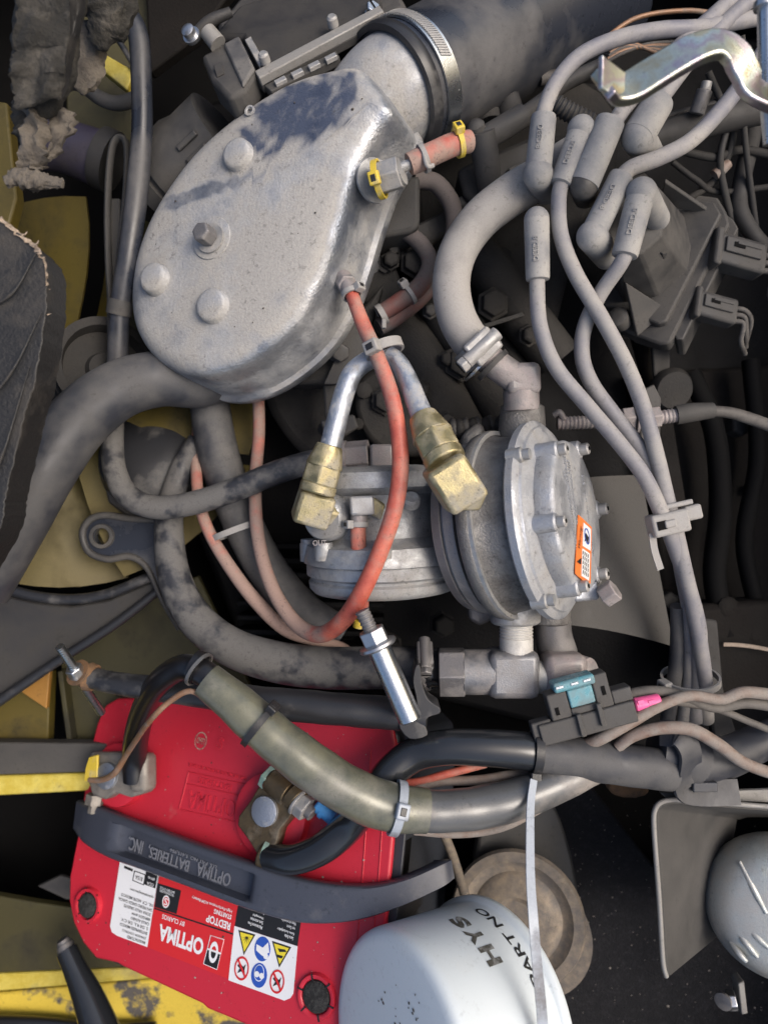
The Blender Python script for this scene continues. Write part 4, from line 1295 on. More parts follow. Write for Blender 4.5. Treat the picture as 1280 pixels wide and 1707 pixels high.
# ------------------------------------------------------------------ distributor housing
ds = thing('distributor_cap', 'dusty black distributor cap with ribbed base and two plug sockets', 'distributor', pt(1080, 420, -160))
dn = V((-.42, .22, .88)).normalized()
dpl = (pt(1100, 430, -150), dn)
prism('base_flange', [(1000, 520), (1020, 330), (1150, 322), (1196, 328), (1210, 352), (1216, 372), (1122, 560), (1116, 572), (1100, 574), (1050, 556), (1030, 545)], 'plastic_mid', ds, plane=dpl, th=34, bevel=5)
prism('flange_top', [(1005, 510), (1025, 340), (1148, 330), (1190, 336), (1202, 356), (1110, 536), (1096, 540), (1034, 516)], 'plastic_mid', ds, plane=dpl, th=20, bevel=4, off=16)
prism('side_plate', [(1210, 356), (1222, 366), (1230, 380), (1138, 566), (1126, 566), (1122, 556)], 'plastic_mid', ds, plane=dpl, th=70, bevel=3, off=-12)
# tower: frustum leaning to the boots
tc_ = ray(1085, 440, dpl[0] + dn * 10, dn)
lo = [ray(x, y, dpl[0] + dn * 12, dn) for x, y in ((1100, 318), (1140, 362), (1152, 412), (1146, 452), (1096, 496), (1040, 506), (1000, 440), (1012, 340))]
hi = [pt(x, y, 6) for x, y in ((1072, 286), (1104, 320), (1108, 362), (1102, 394), (1068, 424), (1030, 424), (1000, 384), (1012, 306))]
mk('tower', lo + hi, [tuple(range(7, -1, -1)), tuple(range(8, 16))] + [(i, (i + 1) % 8, 8 + (i + 1) % 8, 8 + i) for i in range(8)], 'plastic_mid', ds, bevel=4)
for (a, b, c) in (((1108, 300, -60), (1190, 356, -128), (1098, 340, -128)), ((1040, 470, -70), (1112, 516, -128), (1060, 560, -128)), ((1100, 420, -20), (1150, 420, -128), (1110, 470, -128))):
    A_, B_, C_ = pt(*a), pt(*b), pt(*c)
    nn = (B_ - A_).cross(C_ - A_).normalized() * 4
    mk('rib', [A_ + nn, B_ + nn, C_ + nn, A_ - nn, B_ - nn, C_ - nn], [(0, 1, 2), (5, 4, 3), (0, 3, 4, 1), (1, 4, 5, 2), (2, 5, 3, 0)], 'plastic_mid', ds, bevel=2)
lathe('flange_screw', [(-20, 16), (0, 17), (6, 17), (9, 12), (9.5, 4)], pt(1030, 530, -120), V((-.6, .2, .8)), 'plastic_mid', ds, n=20)
for (x, y, s) in ((1226, 428, 1.15), (1188, 516, .95)):
    o = thing('plug_connector', 'larger dusty wiring plug on the distributor base' if s > 1 else 'smaller dusty wiring plug with loose wires on the distributor base', 'connector', pt(x, y, -140), 'distributor plugs')
    xx, yy = V((.93, -.25, .0)), V((.2, .95, -.2))
    c = pt(x, y, -120)
    obox('plug_body', c, xx * 42 * s, yy * 27 * s, Z_ * 22 * s, 'plastic_mid', o, bevel=7)
    obox('plug_collar', c - xx * 40 * s, xx * 7 * s, yy * 33 * s, Z_ * 26 * s, 'plastic_mid', o, bevel=5)
    la = obox('latch', c + yy * 6 * s + Z_ * 23 * s, xx * 30 * s, yy * 13 * s, Z_ * 4 * s, 'plastic_mid', o, bevel=2)
    obox('latch_slot', c + yy * 7 * s + Z_ * 27 * s - xx * 8 * s, xx * 9 * s, yy * 4 * s, Z_ * 1.5 * s, 'pit_black', la, bevel=0)
    obox('latch_bar', c + yy * 11 * s + Z_ * 27 * s + xx * 8 * s, xx * 20 * s, yy * 2.5 * s, Z_ * 2 * s, 'plastic_mid', la, bevel=1)
    for j in range(3):
        a = c + xx * 40 * s + yy * (14 - 14 * j) * s
        tube('lead', [tuple(a) + (5 * s,), tuple(a + xx * 22 * s + Z_ * 4) + (5 * s,), tuple(a + xx * (46 - 8 * j) * s - yy * (10 + 10 * j) * s - Z_ * 14) + (5 * s,), tuple(a + xx * 60 * s - yy * 40 * s - Z_ * 50) + (5 * s,)], 'wire_dark', o, n=8, sub=4, raw=True)

# ------------------------------------------------------------------ spark plug wires with moulded boots
LET = 'DEED.8'


def bent_text(s, path_a, path_b, r, side, wd, ht, parent):
    """raised lettering wrapped on a boot running from a to b"""
    ax = (path_b - path_a).normalized()
    mid = (path_a + path_b) / 2
    out = (side - ax * side.dot(ax)).normalized()
    up = out.cross(ax)
    vs0, fs0 = glyphs(s, 1.0)
    x0, x1 = min(v.x for v in vs0), max(v.x for v in vs0)
    y0, y1 = min(v.y for v in vs0), max(v.y for v in vs0)
    vs = []
    for v in vs0:
        x = ((v.x - x0) / (x1 - x0) - .5) * wd
        a = ((v.y - y0) / (y1 - y0) - .5) * ht / r
        rr = r + .4 + v.z * 1.1
        vs.append(mid + ax * x + (out * math.cos(a) + up * math.sin(a)) * rr)
    return mk('lettering', vs, fs0, 'boot_grey', parent, smooth=False)


WG = 'spark plug wires'


def plug_wire(label, wire, boot, stem, r=21, wr=13, lettered=True, mat='boot_grey', wmat='wire_grey', ball=1.16, txt_side=None, flip=False, dusts=None, cap=None):
    """boot: (wire end px,py,z) -> (ball px,py,z); stem: (dx, dy, dz) picture offset of the hidden leg"""
    o = thing('spark_plug_wire', label, 'plug wire', pt(*boot[1]), WG)
    tube('cable', [(*w, wr) if len(w) == 3 else w for w in wire], wmat, o, n=16, dust=dusts)
    a, b = boot
    A_, B_ = pt(*a), pt(*b)
    d = (B_ - A_).normalized()
    rr = r * kz(b[2])
    L_ = (B_ - A_).length
    bt_ = lathe('boot', [(0, rr * .70), (1.5, rr * .93), (5, rr * .97), (L_ * .5, rr * 1.0), (L_, rr * 1.02)], A_, d, mat, o, n=28, scale=1.0, ang=50)
    q = pt(b[0] + stem[0], b[1] + stem[1], b[2] + stem[2])
    sd = (q - B_).normalized()
    R3 = rr * ball
    prof = [(-R3 * math.cos(t), R3 * math.sin(t)) for t in [i * math.pi / 2 / 8 for i in range(1, 9)]] + [(R3 * .6, R3 * .98), ((q - B_).length, R3 * .9)]
    lathe('boot_elbow', [(-R3, .5)] + prof, B_, sd, cap or mat, o, n=28, scale=1.0, ang=60)
    if lettered:
        s = txt_side or V((-.35, .1, 1))
        pa, pb_ = (A_, B_) if not flip else (B_, A_)
        m1, m2 = pa.lerp(pb_, .22), pa.lerp(pb_, .72)
        bent_text(LET, m1, m2, rr * 1.0, s, L_ * .40, 7.5, bt_)
    return o


plug_wire('spark plug wire arching over from the boot above the breather hose', [(903, 210, 70), (908, 180, 70), (928, 135, 66), (968, 92, 60), (1030, 64, 52), (1100, 50, 44), (1170, 46, 30), (1260, 30, 0)], ((906, 192, 70), (896, 290, 66)), (14, 30, -90), r=21.5, flip=False)
plug_wire('spark plug wire whose boot ball sits highest and runs down to the clip', [(938, 296, 66), (931, 330, 66), (934, 390, 64), (958, 455, 62), (1002, 530, 60), (1042, 605, 56), (1072, 680, 52), (1094, 760, 48), (1113, 840, 44), (1124, 880, 42), (1140, 950, 20), (1158, 1030, -20), (1172, 1120, -60), (1176, 1200, -110)], ((934, 308, 66), (968, 216, 70)), (10, 30, -90), r=20)
plug_wire('coil wire with large rough boot and dark domed end', [(1020, 210, 76), (1040, 180, 74), (1075, 140, 62), (1110, 100, 45), (1150, 60, 30), (1240, -20, 10)], ((1018, 200, 80), (972, 308, 70)), (4, 18, -80), r=25, ball=.98, lettered=False, cap='boot_dark')
plug_wire('spark plug wire with boot pointing up right behind the cranked bracket', [(1090, 180, 60), (1112, 150, 58), (1150, 100, 40), (1195, 50, 25), (1260, -10, 10)], ((1098, 168, 62), (1062, 228, 70)), (20, 30, -80), r=27, lettered=False, ball=1.0)
plug_wire('spark plug wire leaving its boot sideways across the distributor', [(1032, 300, 72), (1052, 280, 70), (1100, 262, 62), (1150, 235, 52), (1195, 190, 40), (1235, 140, 20), (1290, 60, 0)], ((1036, 292, 74), (986, 394, 72)), (26, 34, -80), r=21, wr=13.5, ball=1.22)
plug_wire('spark plug wire from the boot on the distributor, passing under the long wire', [(1045, 415, 84), (1034, 440, 80), (1000, 490, 50), (974, 545, 34), (970, 595, 30), (986, 640, 28), (1022, 690, 28), (1064, 745, 30), (1094, 800, 32), (1120, 870, 24), (1136, 950, -10), (1150, 1030, -40), (1150, 1120, -80), (1140, 1200, -120)], ((1040, 428, 82), (1068, 322, 86)), (26, 44, -90), r=22.5, ball=1.14)
plug_wire('spark plug wire from the lowest boot beside the breather hose', [(897, 455, 62), (895, 480, 62), (900, 545, 60), (926, 612, 58), (978, 676, 56), (1034, 742, 56), (1074, 796, 56), (1104, 860, 54), (1120, 900, 40), (1144, 970, 5), (1164, 1050, -30), (1162, 1120, -70), (1158, 1200, -110)], ((896, 468, 62), (894, 366, 66)), (4, 14, -90), r=20.5, ball=1.02)

# far boot under the pink hose, with its dark cable
fb = thing('spark_plug_boot', 'dark dusty plug boot and cable behind the pink hose stub', 'plug boot', pt(820, 230, -60))
tube('boot', [(800, 236, -40, 20), (830, 218, -45, 20), (872, 192, -50, 19)], 'plastic_mid', fb, n=20)
tube('cable', [(866, 196, -50, 13), (905, 168, -55, 13), (940, 140, -62, 13), (1000, 110, -80, 12)], 'plastic_mid', fb)
lathe('boot_elbow', [(-24, 22), (0, 23), (30, 22), (70, 21)], pt(806, 244, -42), V((.25, -.75, -.6)), 'plastic_mid', fb, n=24)
lathe('boot_knob', [(-10, 15), (8, 15), (14, 10), (16, 3)], pt(794, 216, -30), V((-.3, .5, .7)), 'plastic_mid', fb, n=20)
bx_ = thing('relay_block', 'dark dusty relay block under the plug boots', 'relay', pt(840, 290, -150))
prism('body', [(762, 280), (800, 262), (880, 228), (950, 230), (960, 290), (850, 330), (800, 352), (772, 320)], 'plastic_dark', bx_, z=-100, th=90, bevel=10)
for (x, y) in ((846, 280), (880, 262), (850, 300), (812, 306)):
    prism('rib', [(x, y), (x + 26, y - 12), (x + 29, y - 6), (x + 3, y + 6)], 'plastic_mid', bx_, z=-90, th=16, bevel=2)
for (x, y) in ((800, 165), (838, 160)):
    tube('socket', [(x, y - 14, -100, 20), (x + 8, y + 12, -96, 22), (x + 14, y + 40, -96, 22)], 'plastic_dark', bx_, n=18)

# harness behind the bracket
hn = thing('wiring_harness', 'bundle of brown wires behind the cranked bracket', 'wiring', pt(1050, 80, -60))
for i in range(6):
    tube('wire', [(1010 + i * 2, 104 - i * 5, -40, 3.5), (1040, 88 - i * 4, -38, 3.5), (1080 + i * 3, 74 + i * 3, -44, 3.5), (1130, 70 + i * 6, -60, 3.5)], 'copper_wire' if i % 2 else 'wire_dark', hn, n=8)
tube('trunk', [(900, 132, -110, 12), (960, 126, -112, 12), (1010, 130, -115, 11), (1080, 160, -120, 11)], 'wire_dark', hn)
tube('wire', [(1000, 70, -60, 4), (1060, 30, -66, 4), (1140, 18, -70, 4), (1200, 24, -75, 4)], 'copper_wire', hn, n=8)
tube('wire', [(700, 160, -150, 5), (800, 140, -150, 5), (900, 128, -150, 5), (980, 90, -150, 5)], 'wire_dark', hn, n=8)
tube('wire', [(920, 70, -140, 6), (930, 100, -140, 6), (945, 130, -140, 6)], 'copper_wire', hn, n=8)
ch = thing('corrugated_loom', 'grey corrugated loom behind the upper plug boots', 'wire loom', pt(960, 200, -60))
tube('loom_wall', [(920, 170, -50, 15), (950, 188, -52, 15), (985, 205, -56, 15), (1020, 226, -66, 15)], 'plastic_mid', ch, n=16, sub=40, rib=ribs(8, .10))
dk = thing('drain_pipe', 'dark dusty pipe with small valve behind the sideways plug wire', 'pipe', pt(1130, 200, -80))
tube('pipe_wall', [(1060, 240, -70, 22), (1120, 222, -74, 24), (1190, 200, -80, 24), (1280, 180, -90, 24)], 'plastic_dark', dk, n=20)
cyl('valve', pt(1160, 190, -46), pt(1174, 150, -30), 13, 'steel_dark', dk)
cyl('valve_tip', pt(1174, 152, -30), pt(1178, 136, -26), 9, 'steel_dusty', dk)
rt = thing('right_hose', 'dark hose hanging at the right edge behind the distributor plug', 'hose', pt(1245, 330, -140), 'engine hoses')
tube('hose_wall', [(1262, 160, -150, 13), (1252, 230, -150, 14), (1236, 300, -150, 14), (1232, 350, -155, 14), (1262, 400, -160, 13), (1290, 420, -160, 13)], 'plastic_dark', rt, n=14)

# ------------------------------------------------------------------ cranked plated bracket close to the viewer
cb = thing('cranked_bracket', 'cranked zinc plated bracket with rainbow tarnish above the plug wires', 'bracket', pt(1140, 110, 260))
bpts = [pt(1003, 138, 306), pt(1016, 150, 292), pt(1046, 148, 286), pt(1080, 128, 290), pt(1120, 104, 296), pt(1160, 82, 300), pt(1196, 74, 300), pt(1222, 88, 296), pt(1240, 118, 288), pt(1256, 150, 276), pt(1290, 170, 262)]
bwid = [64, 64, 62, 62, 60, 60, 58, 56, 54, 54, 54]
vs, fs = [], []
sp = spline([tuple(p) + (w,) for p, w in zip(bpts, bwid)], 5)
n_ = len(sp)
for i, s in enumerate(sp):
    p = V(s[:3])
    tn = (V(sp[min(n_ - 1, i + 1)][:3]) - V(sp[max(0, i - 1)][:3])).normalized()
    nn = V((-.15, .35, .92))
    nn = (nn - tn * nn.dot(tn)).normalized()
    sd = tn.cross(nn)
    w = s[3] * kz(p.z) * .5
    for a, b in ((-1, -1), (1, -1), (1, 1), (-1, 1)):
        vs.append(p + sd * (a * w) + nn * (b * 7))
for i in range(n_ - 1):
    for j in range(4):
        k = (j + 1) % 4
        fs.append((i * 4 + j, i * 4 + k, i * 4 + 4 + k, i * 4 + 4 + j))
fs += [(0, 3, 2, 1), tuple((n_ - 1) * 4 + j for j in range(4))]
mk('arm', vs, fs, 'zinc_rainbow', cb, bevel=3.5, seg=3)
tip = pt(1003, 138, 306)
mk('upturned_tip', [pt(996, 94, 330), pt(1004, 90, 336), pt(1043, 120, 300), pt(1040, 172, 296), pt(1002, 148, 318), pt(994, 150, 312), pt(1040, 126, 290), pt(1036, 178, 284)], [(0, 1, 4, 5), (1, 2, 3, 4), (2, 6, 7, 3), (0, 5, 7, 6), (0, 6, 2, 1), (5, 4, 3, 7)], 'zinc_rainbow', cb, bevel=2)
rb = thing('edge_rod', 'pale steel rod standing at the right edge beside the cranked bracket', 'rod', pt(1278, 100, 240))
tube('rod', [(1276, -40, 260, 14), (1277, 60, 258, 14), (1280, 150, 250, 14), (1286, 240, 240, 14)], 'steel_bright', rb, n=16)
tube('collar', [(1272, 4, 262, 16), (1272, 14, 262, 16)], 'steel_zinc', rb, n=16, sub=2)

# ------------------------------------------------------------------ throttle cable with threaded adjuster
tcb = thing('throttle_cable', 'threaded throttle cable adjuster crossing behind the plug wires', 'control cable', pt(1060, 695, -40))
tube('threaded_rod', [(928, 706, -70, 11), (980, 704, -66, 11), (1046, 700, -60, 11), (1090, 697, -56, 11.5), (1130, 692, -52, 11.5)], 'fitting_grey', tcb, n=18, sub=34, rib=ribs(7, .06))
tube('ferrule', [(1126, 692, -52, 16), (1150, 688, -50, 16), (1188, 684, -50, 13)], 'sheet_grey', tcb, n=18)
tube('cable', [(1184, 685, -50, 9), (1215, 688, -52, 9.5), (1250, 698, -56, 10), (1300, 716, -60, 10)], 'wire_dark', tcb, n=14)
hexa('lock_nut', pt(1036, 700, -60), pt(1056, 698, -58), 22, 'fitting_grey', tcb)
hexa('lock_nut', pt(1082, 697, -56), pt(1098, 695, -56), 20, 'fitting_grey', tcb)
lathe('washer', [(0, 25), (4, 25), (4, 12)], pt(1058, 698, -58), V((1, .05, .1)), 'fitting_grey', tcb)
prism('bracket_tab', [(1070, 650), (1090, 640), (1102, 664), (1100, 760), (1076, 770), (1066, 740)], 'plastic_mid', tcb, z=-62, th=10, bevel=3)
tube('spring', [(760, 716, -80, 15), (800, 712, -80, 15), (840, 710, -80, 15)], 'block_grey', tcb, n=14, sub=30, rib=ribs(24, .18))
hooks = tube('hook', [(922, 692, -64, 5), (932, 688, -60, 6), (940, 700, -62, 5)], 'fitting_grey', tcb, n=8)

# wire separator clip, lower tie
wc = thing('wire_clip', 'moulded grey separator clip holding the plug wires together', 'wire clip', pt(1115, 868, 40))
cxx, cyy = V((.97, .22, 0)), V((-.22, .97, 0))
cc = pt(1112, 872, 52)
obox('clip_body', cc, cxx * 30, cyy * 18, Z_ * 18, 'tie_grey', wc, bevel=4)
obox('clip_window', cc + Z_ * 18 - cxx * 16, cxx * 7, cyy * 7, Z_ * 2, 'pit_black', wc, bevel=0)
obox('clip_latch', cc + Z_ * 19 - cxx * 3, cxx * 9, cyy * 6, Z_ * 3, 'tie_grey', wc, bevel=2)
obox('clip_wing', cc + cxx * 42 + cyy * 8, cxx * 14, cyy * 12, Z_ * 9, 'tie_grey', wc, bevel=4)
obox('clip_bar', cc + cxx * 18 + cyy * 26 + Z_ * 6, cxx * 26, cyy * 4, Z_ * 4, 'tie_grey', wc, bevel=2)
strip('tail', [cc + V((-26, -16, 4)), cc + V((-22, -42, 2)), cc + V((-10, -74, -4))], 11, 4, 'tie_grey', wc)
ziptie('dusty round tie bundling the plug wires at their low end', pt(1150, 1132, -75), V((-.1, 1, .25)), 46, 'tie_grey', V((-1, .1, .35)), w=11, t=4, s=1.3)
ww = thing('lower_wire_bundle', 'dusty lower wire bundle dropping below the round tie', 'wiring', pt(1140, 1200, -140))
tube('wire', [(1128, 1010, -40, 11), (1128, 1080, -70, 12), (1122, 1140, -90, 12), (1112, 1200, -120, 12)], 'hose_grey', ww, n=14)
tube('wire', [(1140, 1150, -110, 13), (1150, 1200, -130, 14), (1154, 1260, -150, 14)], 'plastic_dark', ww, n=14)
prism('bracket', [(1160, 1030), (1196, 1034), (1206, 1150), (1230, 1230), (1190, 1240), (1176, 1140)], 'plastic_dark', ww, z=-130, th=20, bevel=5)
# ------------------------------------------------------------------ battery
bn = V((-.38, .20, .90)).normalized()
BO = pt(390, 1420, -115)
bu = ray(500, 1440, BO, bn) - ray(200, 1360, BO, bn)
bu.normalize()
bv = bn.cross(bu)
BO = ray(105, 1562, BO, bn)
BU = bu * ((ray(655, 1400, BO, bn) - ray(128, 1394, BO, bn)).dot(bu))
BV = bv * ((ray(400, 1172, BO, bn) - ray(420, 1710, BO, bn)).dot(bv))


def bp_(px, py, w=0.0):
    return ray(px, py, BO + bn * w, bn)


BPL = (BO, bn)
bat = thing('car_battery', 'red topped starting battery with dark grey case and carry handle', 'battery', BO + BU * .5 + BV * .5 - bn * 300)
lid_ol = [(196, 1164), (256, 1162), (420, 1174), (560, 1187), (634, 1196), (654, 1216), (664, 1262), (662, 1320), (655, 1400), (648, 1480), (640, 1573), (632, 1660), (626, 1730), (600, 1782), (540, 1765), (405, 1707), (345, 1682), (337, 1674), (205, 1612), (196, 1606), (160, 1598), (138, 1572), (122, 1538), (115, 1502), (116, 1460), (129, 1394), (142, 1310), (152, 1245), (162, 1205), (176, 1175)]
lid = prism('lid', lid_ol, 'battery_red', bat, plane=BPL, th=14, bevel=5, seg=3)
case_ol = [(200, 1168), (640, 1200), (664, 1225), (666, 1320), (650, 1500), (630, 1720), (600, 1790), (205, 1614), (150, 1590), (118, 1500), (132, 1394), (160, 1210), (176, 1178)]
prism('case', [(x, y) for x, y in case_ol], 'battery_case', bat, plane=(BO - bn * 14, bn), th=330, bevel=8)
# recessed seam bead along the front of the lid and step line
for pts in (((618, 1250), (606, 1440), (590, 1620)), ((640, 1330), (632, 1450), (622, 1560))):
    tube('lid_bead', [tuple(bp_(x, y, .3)) + (1.3,) for x, y in pts], 'battery_red', lid, raw=True, n=8, sub=4)
# right side of the case: handle socket
sdn = bu
for (a, b, c, d, w1, w2, mt) in (((664, 1385), (744, 1440), (744, 1466), (664, 1470), 0, 0, 0),):
    pass
side = (BO + BU * 1.0, bu)


def on_side(v, w):
    """v along the battery's short edge (0 near 1), w below the lid"""
    return BO + BU * .985 + BV * v - bn * w + bu * 6


def side_box(name, v0, v1, w0, w1, out, mat, bevel=2):
    c = (on_side(v0, w0) + on_side(v1, w1)) / 2
    return obox(name, c, bu * out, BV * (abs(v1 - v0) / 2), bn * (abs(w1 - w0) / 2), mat, bat, bevel=bevel)


side_box('side_rib', .95, .05, 14, 22, 10, 'battery_case')
side_box('side_rib', .70, .60, 22, 150, 8, 'battery_case')
side_box('side_rib', .42, .34, 22, 150, 8, 'battery_case')
side_box('handle_socket', .60, .42, 30, 70, 3, 'pit_black', 0)

# plugs with black felt
for (x, y, r) in ((150, 1508, 27), (529, 1660, 35)):
    c = bp_(x, y, 0)
    pr = lathe('vent_rim', [(-4, r * .72), (4, r * .74), (7, r * .80), (7, r * .95), (3, r), (-2, r * 1.03)], c, bn, 'battery_red', bat, n=40, scale=kz(c.z), ang=60)
    lathe('felt_plug', [(0, r * .70), (6, r * .69), (8, r * .6), (8.5, 2)], c, bn, 'felt_black', pr, n=30, scale=kz(c.z))
    e1, e2 = perp(bn)
    for i in range(6):
        a = i * math.pi / 3 + .3
        d = e1 * math.cos(a) + e2 * math.sin(a)
        obox('rim_notch', c + d * r * .86 * kz(c.z) + bn * 7, d * r * .15 * kz(c.z), bn.cross(d) * 1.3, bn * 1.2, 'sticker_black', pr, bevel=0)

# ---- printed labels (lettering runs upside-down to the viewer)
tx, ty = -bu, -bv


def patch(name, quad, mat, parent, w, sm=0):
    return prism(name, quad, mat, parent, plane=BPL, off=w, th=.5, bevel=0, sm=sm)


def btext(s, cx, cy, wpx, hpx, mat, parent, w=2.3, rot=0.0, ext=0.0, name='lettering', bold=.012):
    c = bp_(cx, cy, w)
    dx = (c - bp_(cx + 40 * ux[0], cy + 40 * ux[1], w)) / 40
    dy = (bp_(cx + 40 * uy[0], cy + 40 * uy[1], w) - c) / 40
    vs, fs = glyphs(s, 1.0 if ext else 0.0, bold=bold)
    x0, x1 = min(v.x for v in vs), max(v.x for v in vs)
    y0, y1 = min(v.y for v in vs), max(v.y for v in vs)
    out = [c + dx * ((v.x - (x0 + x1) / 2) / (x1 - x0) * wpx) + dy * ((v.y - (y0 + y1) / 2) / (y1 - y0) * hpx) + bn * (v.z * ext) for v in vs]
    return mk(name, out, fs, mat, parent, smooth=False)


ux = (math.cos(math.radians(20)), math.sin(math.radians(20)))      # label rows in the picture
uy = (-.16, .985)


def at(cx, cy, du, dv):
    """shift a picture point along label axes"""
    return cx + ux[0] * du + uy[0] * dv, cy + ux[1] * du + uy[1] * dv


lw = patch('address_label', [(202, 1425), (268, 1448), (246, 1579), (196, 1560), (187, 1554), (184, 1544)], 'sticker_white', bat, 1.0)
for i, s in enumerate(('MANUFACTURED', 'JOHNSON CONTROLS', 'ENTERPRISES MEXICO', 'S. DE R.L. DE C.V.', 'CALLE ALFARO', 'BERGIOS #104', 'ZONA VALLE ORIENTE', 'SAN PEDRO GARZA GARCIA', 'NL. C.P. 66278 MEXICO')):
    L_ = 2.7 * len(s)
    x, y = at(243.5, 1572.5, -L_ / 2 - 1 + i * .3, -i * 8.0)
    btext(s, x, y, L_, 5.0, 'print_black', lw, w=1.6)
btext('optimabatteries.com', *at(256, 1499, -21, -3), 42, 5.5, 'print_black', lw, w=1.6)
patch('ampere_box', [(224, 1451), (243, 1458), (240, 1476), (221, 1468)], 'print_black', lw, 1.5)
patch('ampere_box', [(225.5, 1453), (241.5, 1459), (239, 1474), (222.5, 1467)], 'sticker_white', lw, 1.9)
btext('815A', 232, 1464, 13, 7, 'print_black', lw, w=2.5)
patch('ampere_box', [(244, 1452), (263, 1460), (259, 1481), (240, 1474)], 'sticker_black', lw, 1.5)
btext('CCA', 251, 1474, 12, 5, 'sticker_white', lw, w=2.2)
btext('(EN)', 253, 1464, 12, 5, 'sticker_white', lw, w=2.2)
patch('bar_mark', [(208, 1443), (222, 1449), (221, 1453), (207, 1447)], 'print_black', lw, 1.5)

lr = patch('brand_label', [(266, 1446), (398, 1490), (381, 1632), (246, 1579)], 'sticker_red', bat, 1.0)
patch('recycle_box', [(263, 1472), (300, 1484), (292.5, 1523), (258, 1512)], 'sticker_black', lr, 1.5)
patch('rule', [(258, 1513), (389, 1556), (388.5, 1558.5), (257.5, 1515.5)], 'sticker_black', lr, 1.5)
patch('rule', [(300, 1484), (302, 1485), (294.5, 1524), (292.5, 1523)], 'sticker_black', lr, 1.7)
c = bp_(277, 1503, 1.6)


def bring(cx, cy, rx, ry, t_, mat, parent, w=2.0, n=32):
    o_ = circ(0, 0, 1, 1, n)
    outer = [at(cx, cy, rx * x, ry * y) for x, y in o_]
    inner = [at(cx, cy, (rx - t_) * x, (ry - t_ * ry / rx) * y) for x, y in o_]
    pl = BO + bn * w
    vs = [ray(*p, pl, bn) for p in outer] + [ray(*p, pl, bn) for p in inner]
    fs = [(i, (i + 1) % n, n + (i + 1) % n, n + i) for i in range(n)]
    return mk('symbol_ring', vs, fs, mat, parent, smooth=False)


def bdisc(cx, cy, rx, ry, mat, parent, w=2.0, name='symbol_disc'):
    return patch(name, [at(cx, cy, rx * x, ry * y) for x, y in circ(0, 0, 1, 1, 32)], mat, parent, w)


bring(277, 1503, 6.2, 10.5, 1.6, 'sticker_white', lr, 2.2)
bdisc(277, 1503, 4.6, 8.4, 'sticker_red', lr, 2.2)
btext('S', 277, 1503, 6, 12, 'sticker_white', lr, w=3.0)
btext('BATTERY CYCLE', *at(280, 1484, -1, 0), 26, 4, 'sticker_white', lr, w=2.2)
btext('TECHNOLOGIES', *at(279.5, 1489, -1, 0), 26, 4, 'sticker_white', lr, w=2.2)
btext('OPTIMA', 301.5, 1566, 80, 28, 'sticker_white', lr, w=1.8, bold=.035)
text_shift = bn * .05
btext('BY CLARIOS', 289, 1534, 40, 8, 'sticker_white', lr, w=1.8)
btext('REDTOP', 364, 1537.5, 43, 13, 'sticker_white', lr, w=1.8, bold=.03)
btext('STARTING', 371.5, 1524, 31, 8, 'sticker_white', lr, w=1.8, bold=.03)
btext('High-Performance AGM Battery', *at(353, 1508, 0, -1), 72, 6.5, 'sticker_white', lr, w=1.8)
patch('logo_frame', [(351, 1559), (374, 1566), (362, 1617), (339, 1607)], 'sticker_white', lr, 1.6)
patch('logo_half', [(352, 1560.3), (373, 1567), (367.6, 1590), (346.5, 1582)], 'sticker_red', lr, 2.0)
patch('logo_half', [(346.2, 1583.5), (367.3, 1591.5), (361.6, 1615.6), (340.3, 1606.4)], 'sticker_black', lr, 2.0)
bring(356.3, 1587.5, 7.6, 18, 3.2, 'sticker_white', lr, 2.5)
patch('logo_bar', [(346, 1580), (369, 1588.5), (368.5, 1591), (345.5, 1582.5)], 'sticker_white', lr, 2.7)

lk = patch('warning_text_label', [(403, 1480), (505, 1512), (496, 1577), (391, 1543)], 'sticker_black', bat, 1.0)
for i, (s1, s2) in enumerate((('Maintenance Free', 'Sans fuite'), ('Sans entretien', 'Keine Auslaufgefahr'), ('Wartungsfrei', 'von Saure'), ('Sin mantenimiento', 'Non ricaricabile'))):
    x, y = at(437, 1547, -len(s1) * .78, -i * 8.2)
    btext(s1, x, y, len(s1) * 1.6, 5.6, 'sticker_white', lk, w=1.7)
    x, y = at(489, 1565, -len(s2) * .78, -i * 8.2)
    btext(s2, x, y, len(s2) * 1.6, 5.6, 'sticker_white', lk, w=1.7)
lc = patch('safety_label', [(391, 1543.5), (496, 1577.5), (489, 1656), (484, 1664), (474, 1668), (381, 1634)], 'sticker_white', bat, 1.2)


def tri(p, parent):
    cx = sum(a[0] for a in p) / 3
    cy = sum(a[1] for a in p) / 3
    patch('hazard_border', p, 'sticker_black', parent, 1.7)
    return patch('hazard_triangle', [(cx + (a[0] - cx) * .78, cy + (a[1] - cy) * .78) for a in p], 'sticker_yellow', parent, 2.1)


tri([(397.5, 1550), (426, 1558), (406.5, 1592)], lc)
tri([(453.5, 1568.5), (485.5, 1579), (465.5, 1613)], lc)
for i in range(7):
    a = math.pi * (.05 + i * .15)
    x1, y1 = 412 + 9 * math.cos(a), 1562 + 12 * math.sin(a)
    patch('burst_ray', [(411.2, 1561), (412.6, 1561.6), (x1, y1)], 'sticker_black', lc, 2.5)
patch('spill_hand', [(463, 1581), (475, 1583), (478, 1587), (466, 1587)], 'sticker_black', lc, 2.5)
patch('spill_hand', [(462, 1591), (472, 1594), (470, 1598), (463, 1596)], 'sticker_black', lc, 2.5)
bdisc(437.5, 1582, 13.6, 20.5, 'sticker_blue', lc, 1.8)
patch('manual_page', [(428, 1574), (438, 1580), (447, 1571), (449, 1588), (438, 1594), (427, 1584)], 'sticker_white', lc, 2.3)
bdisc(443, 1594, 4, 5, 'sticker_white', lc, 2.4)
bdisc(432, 1626, 13.6, 20.5, 'sticker_blue', lc, 1.8)
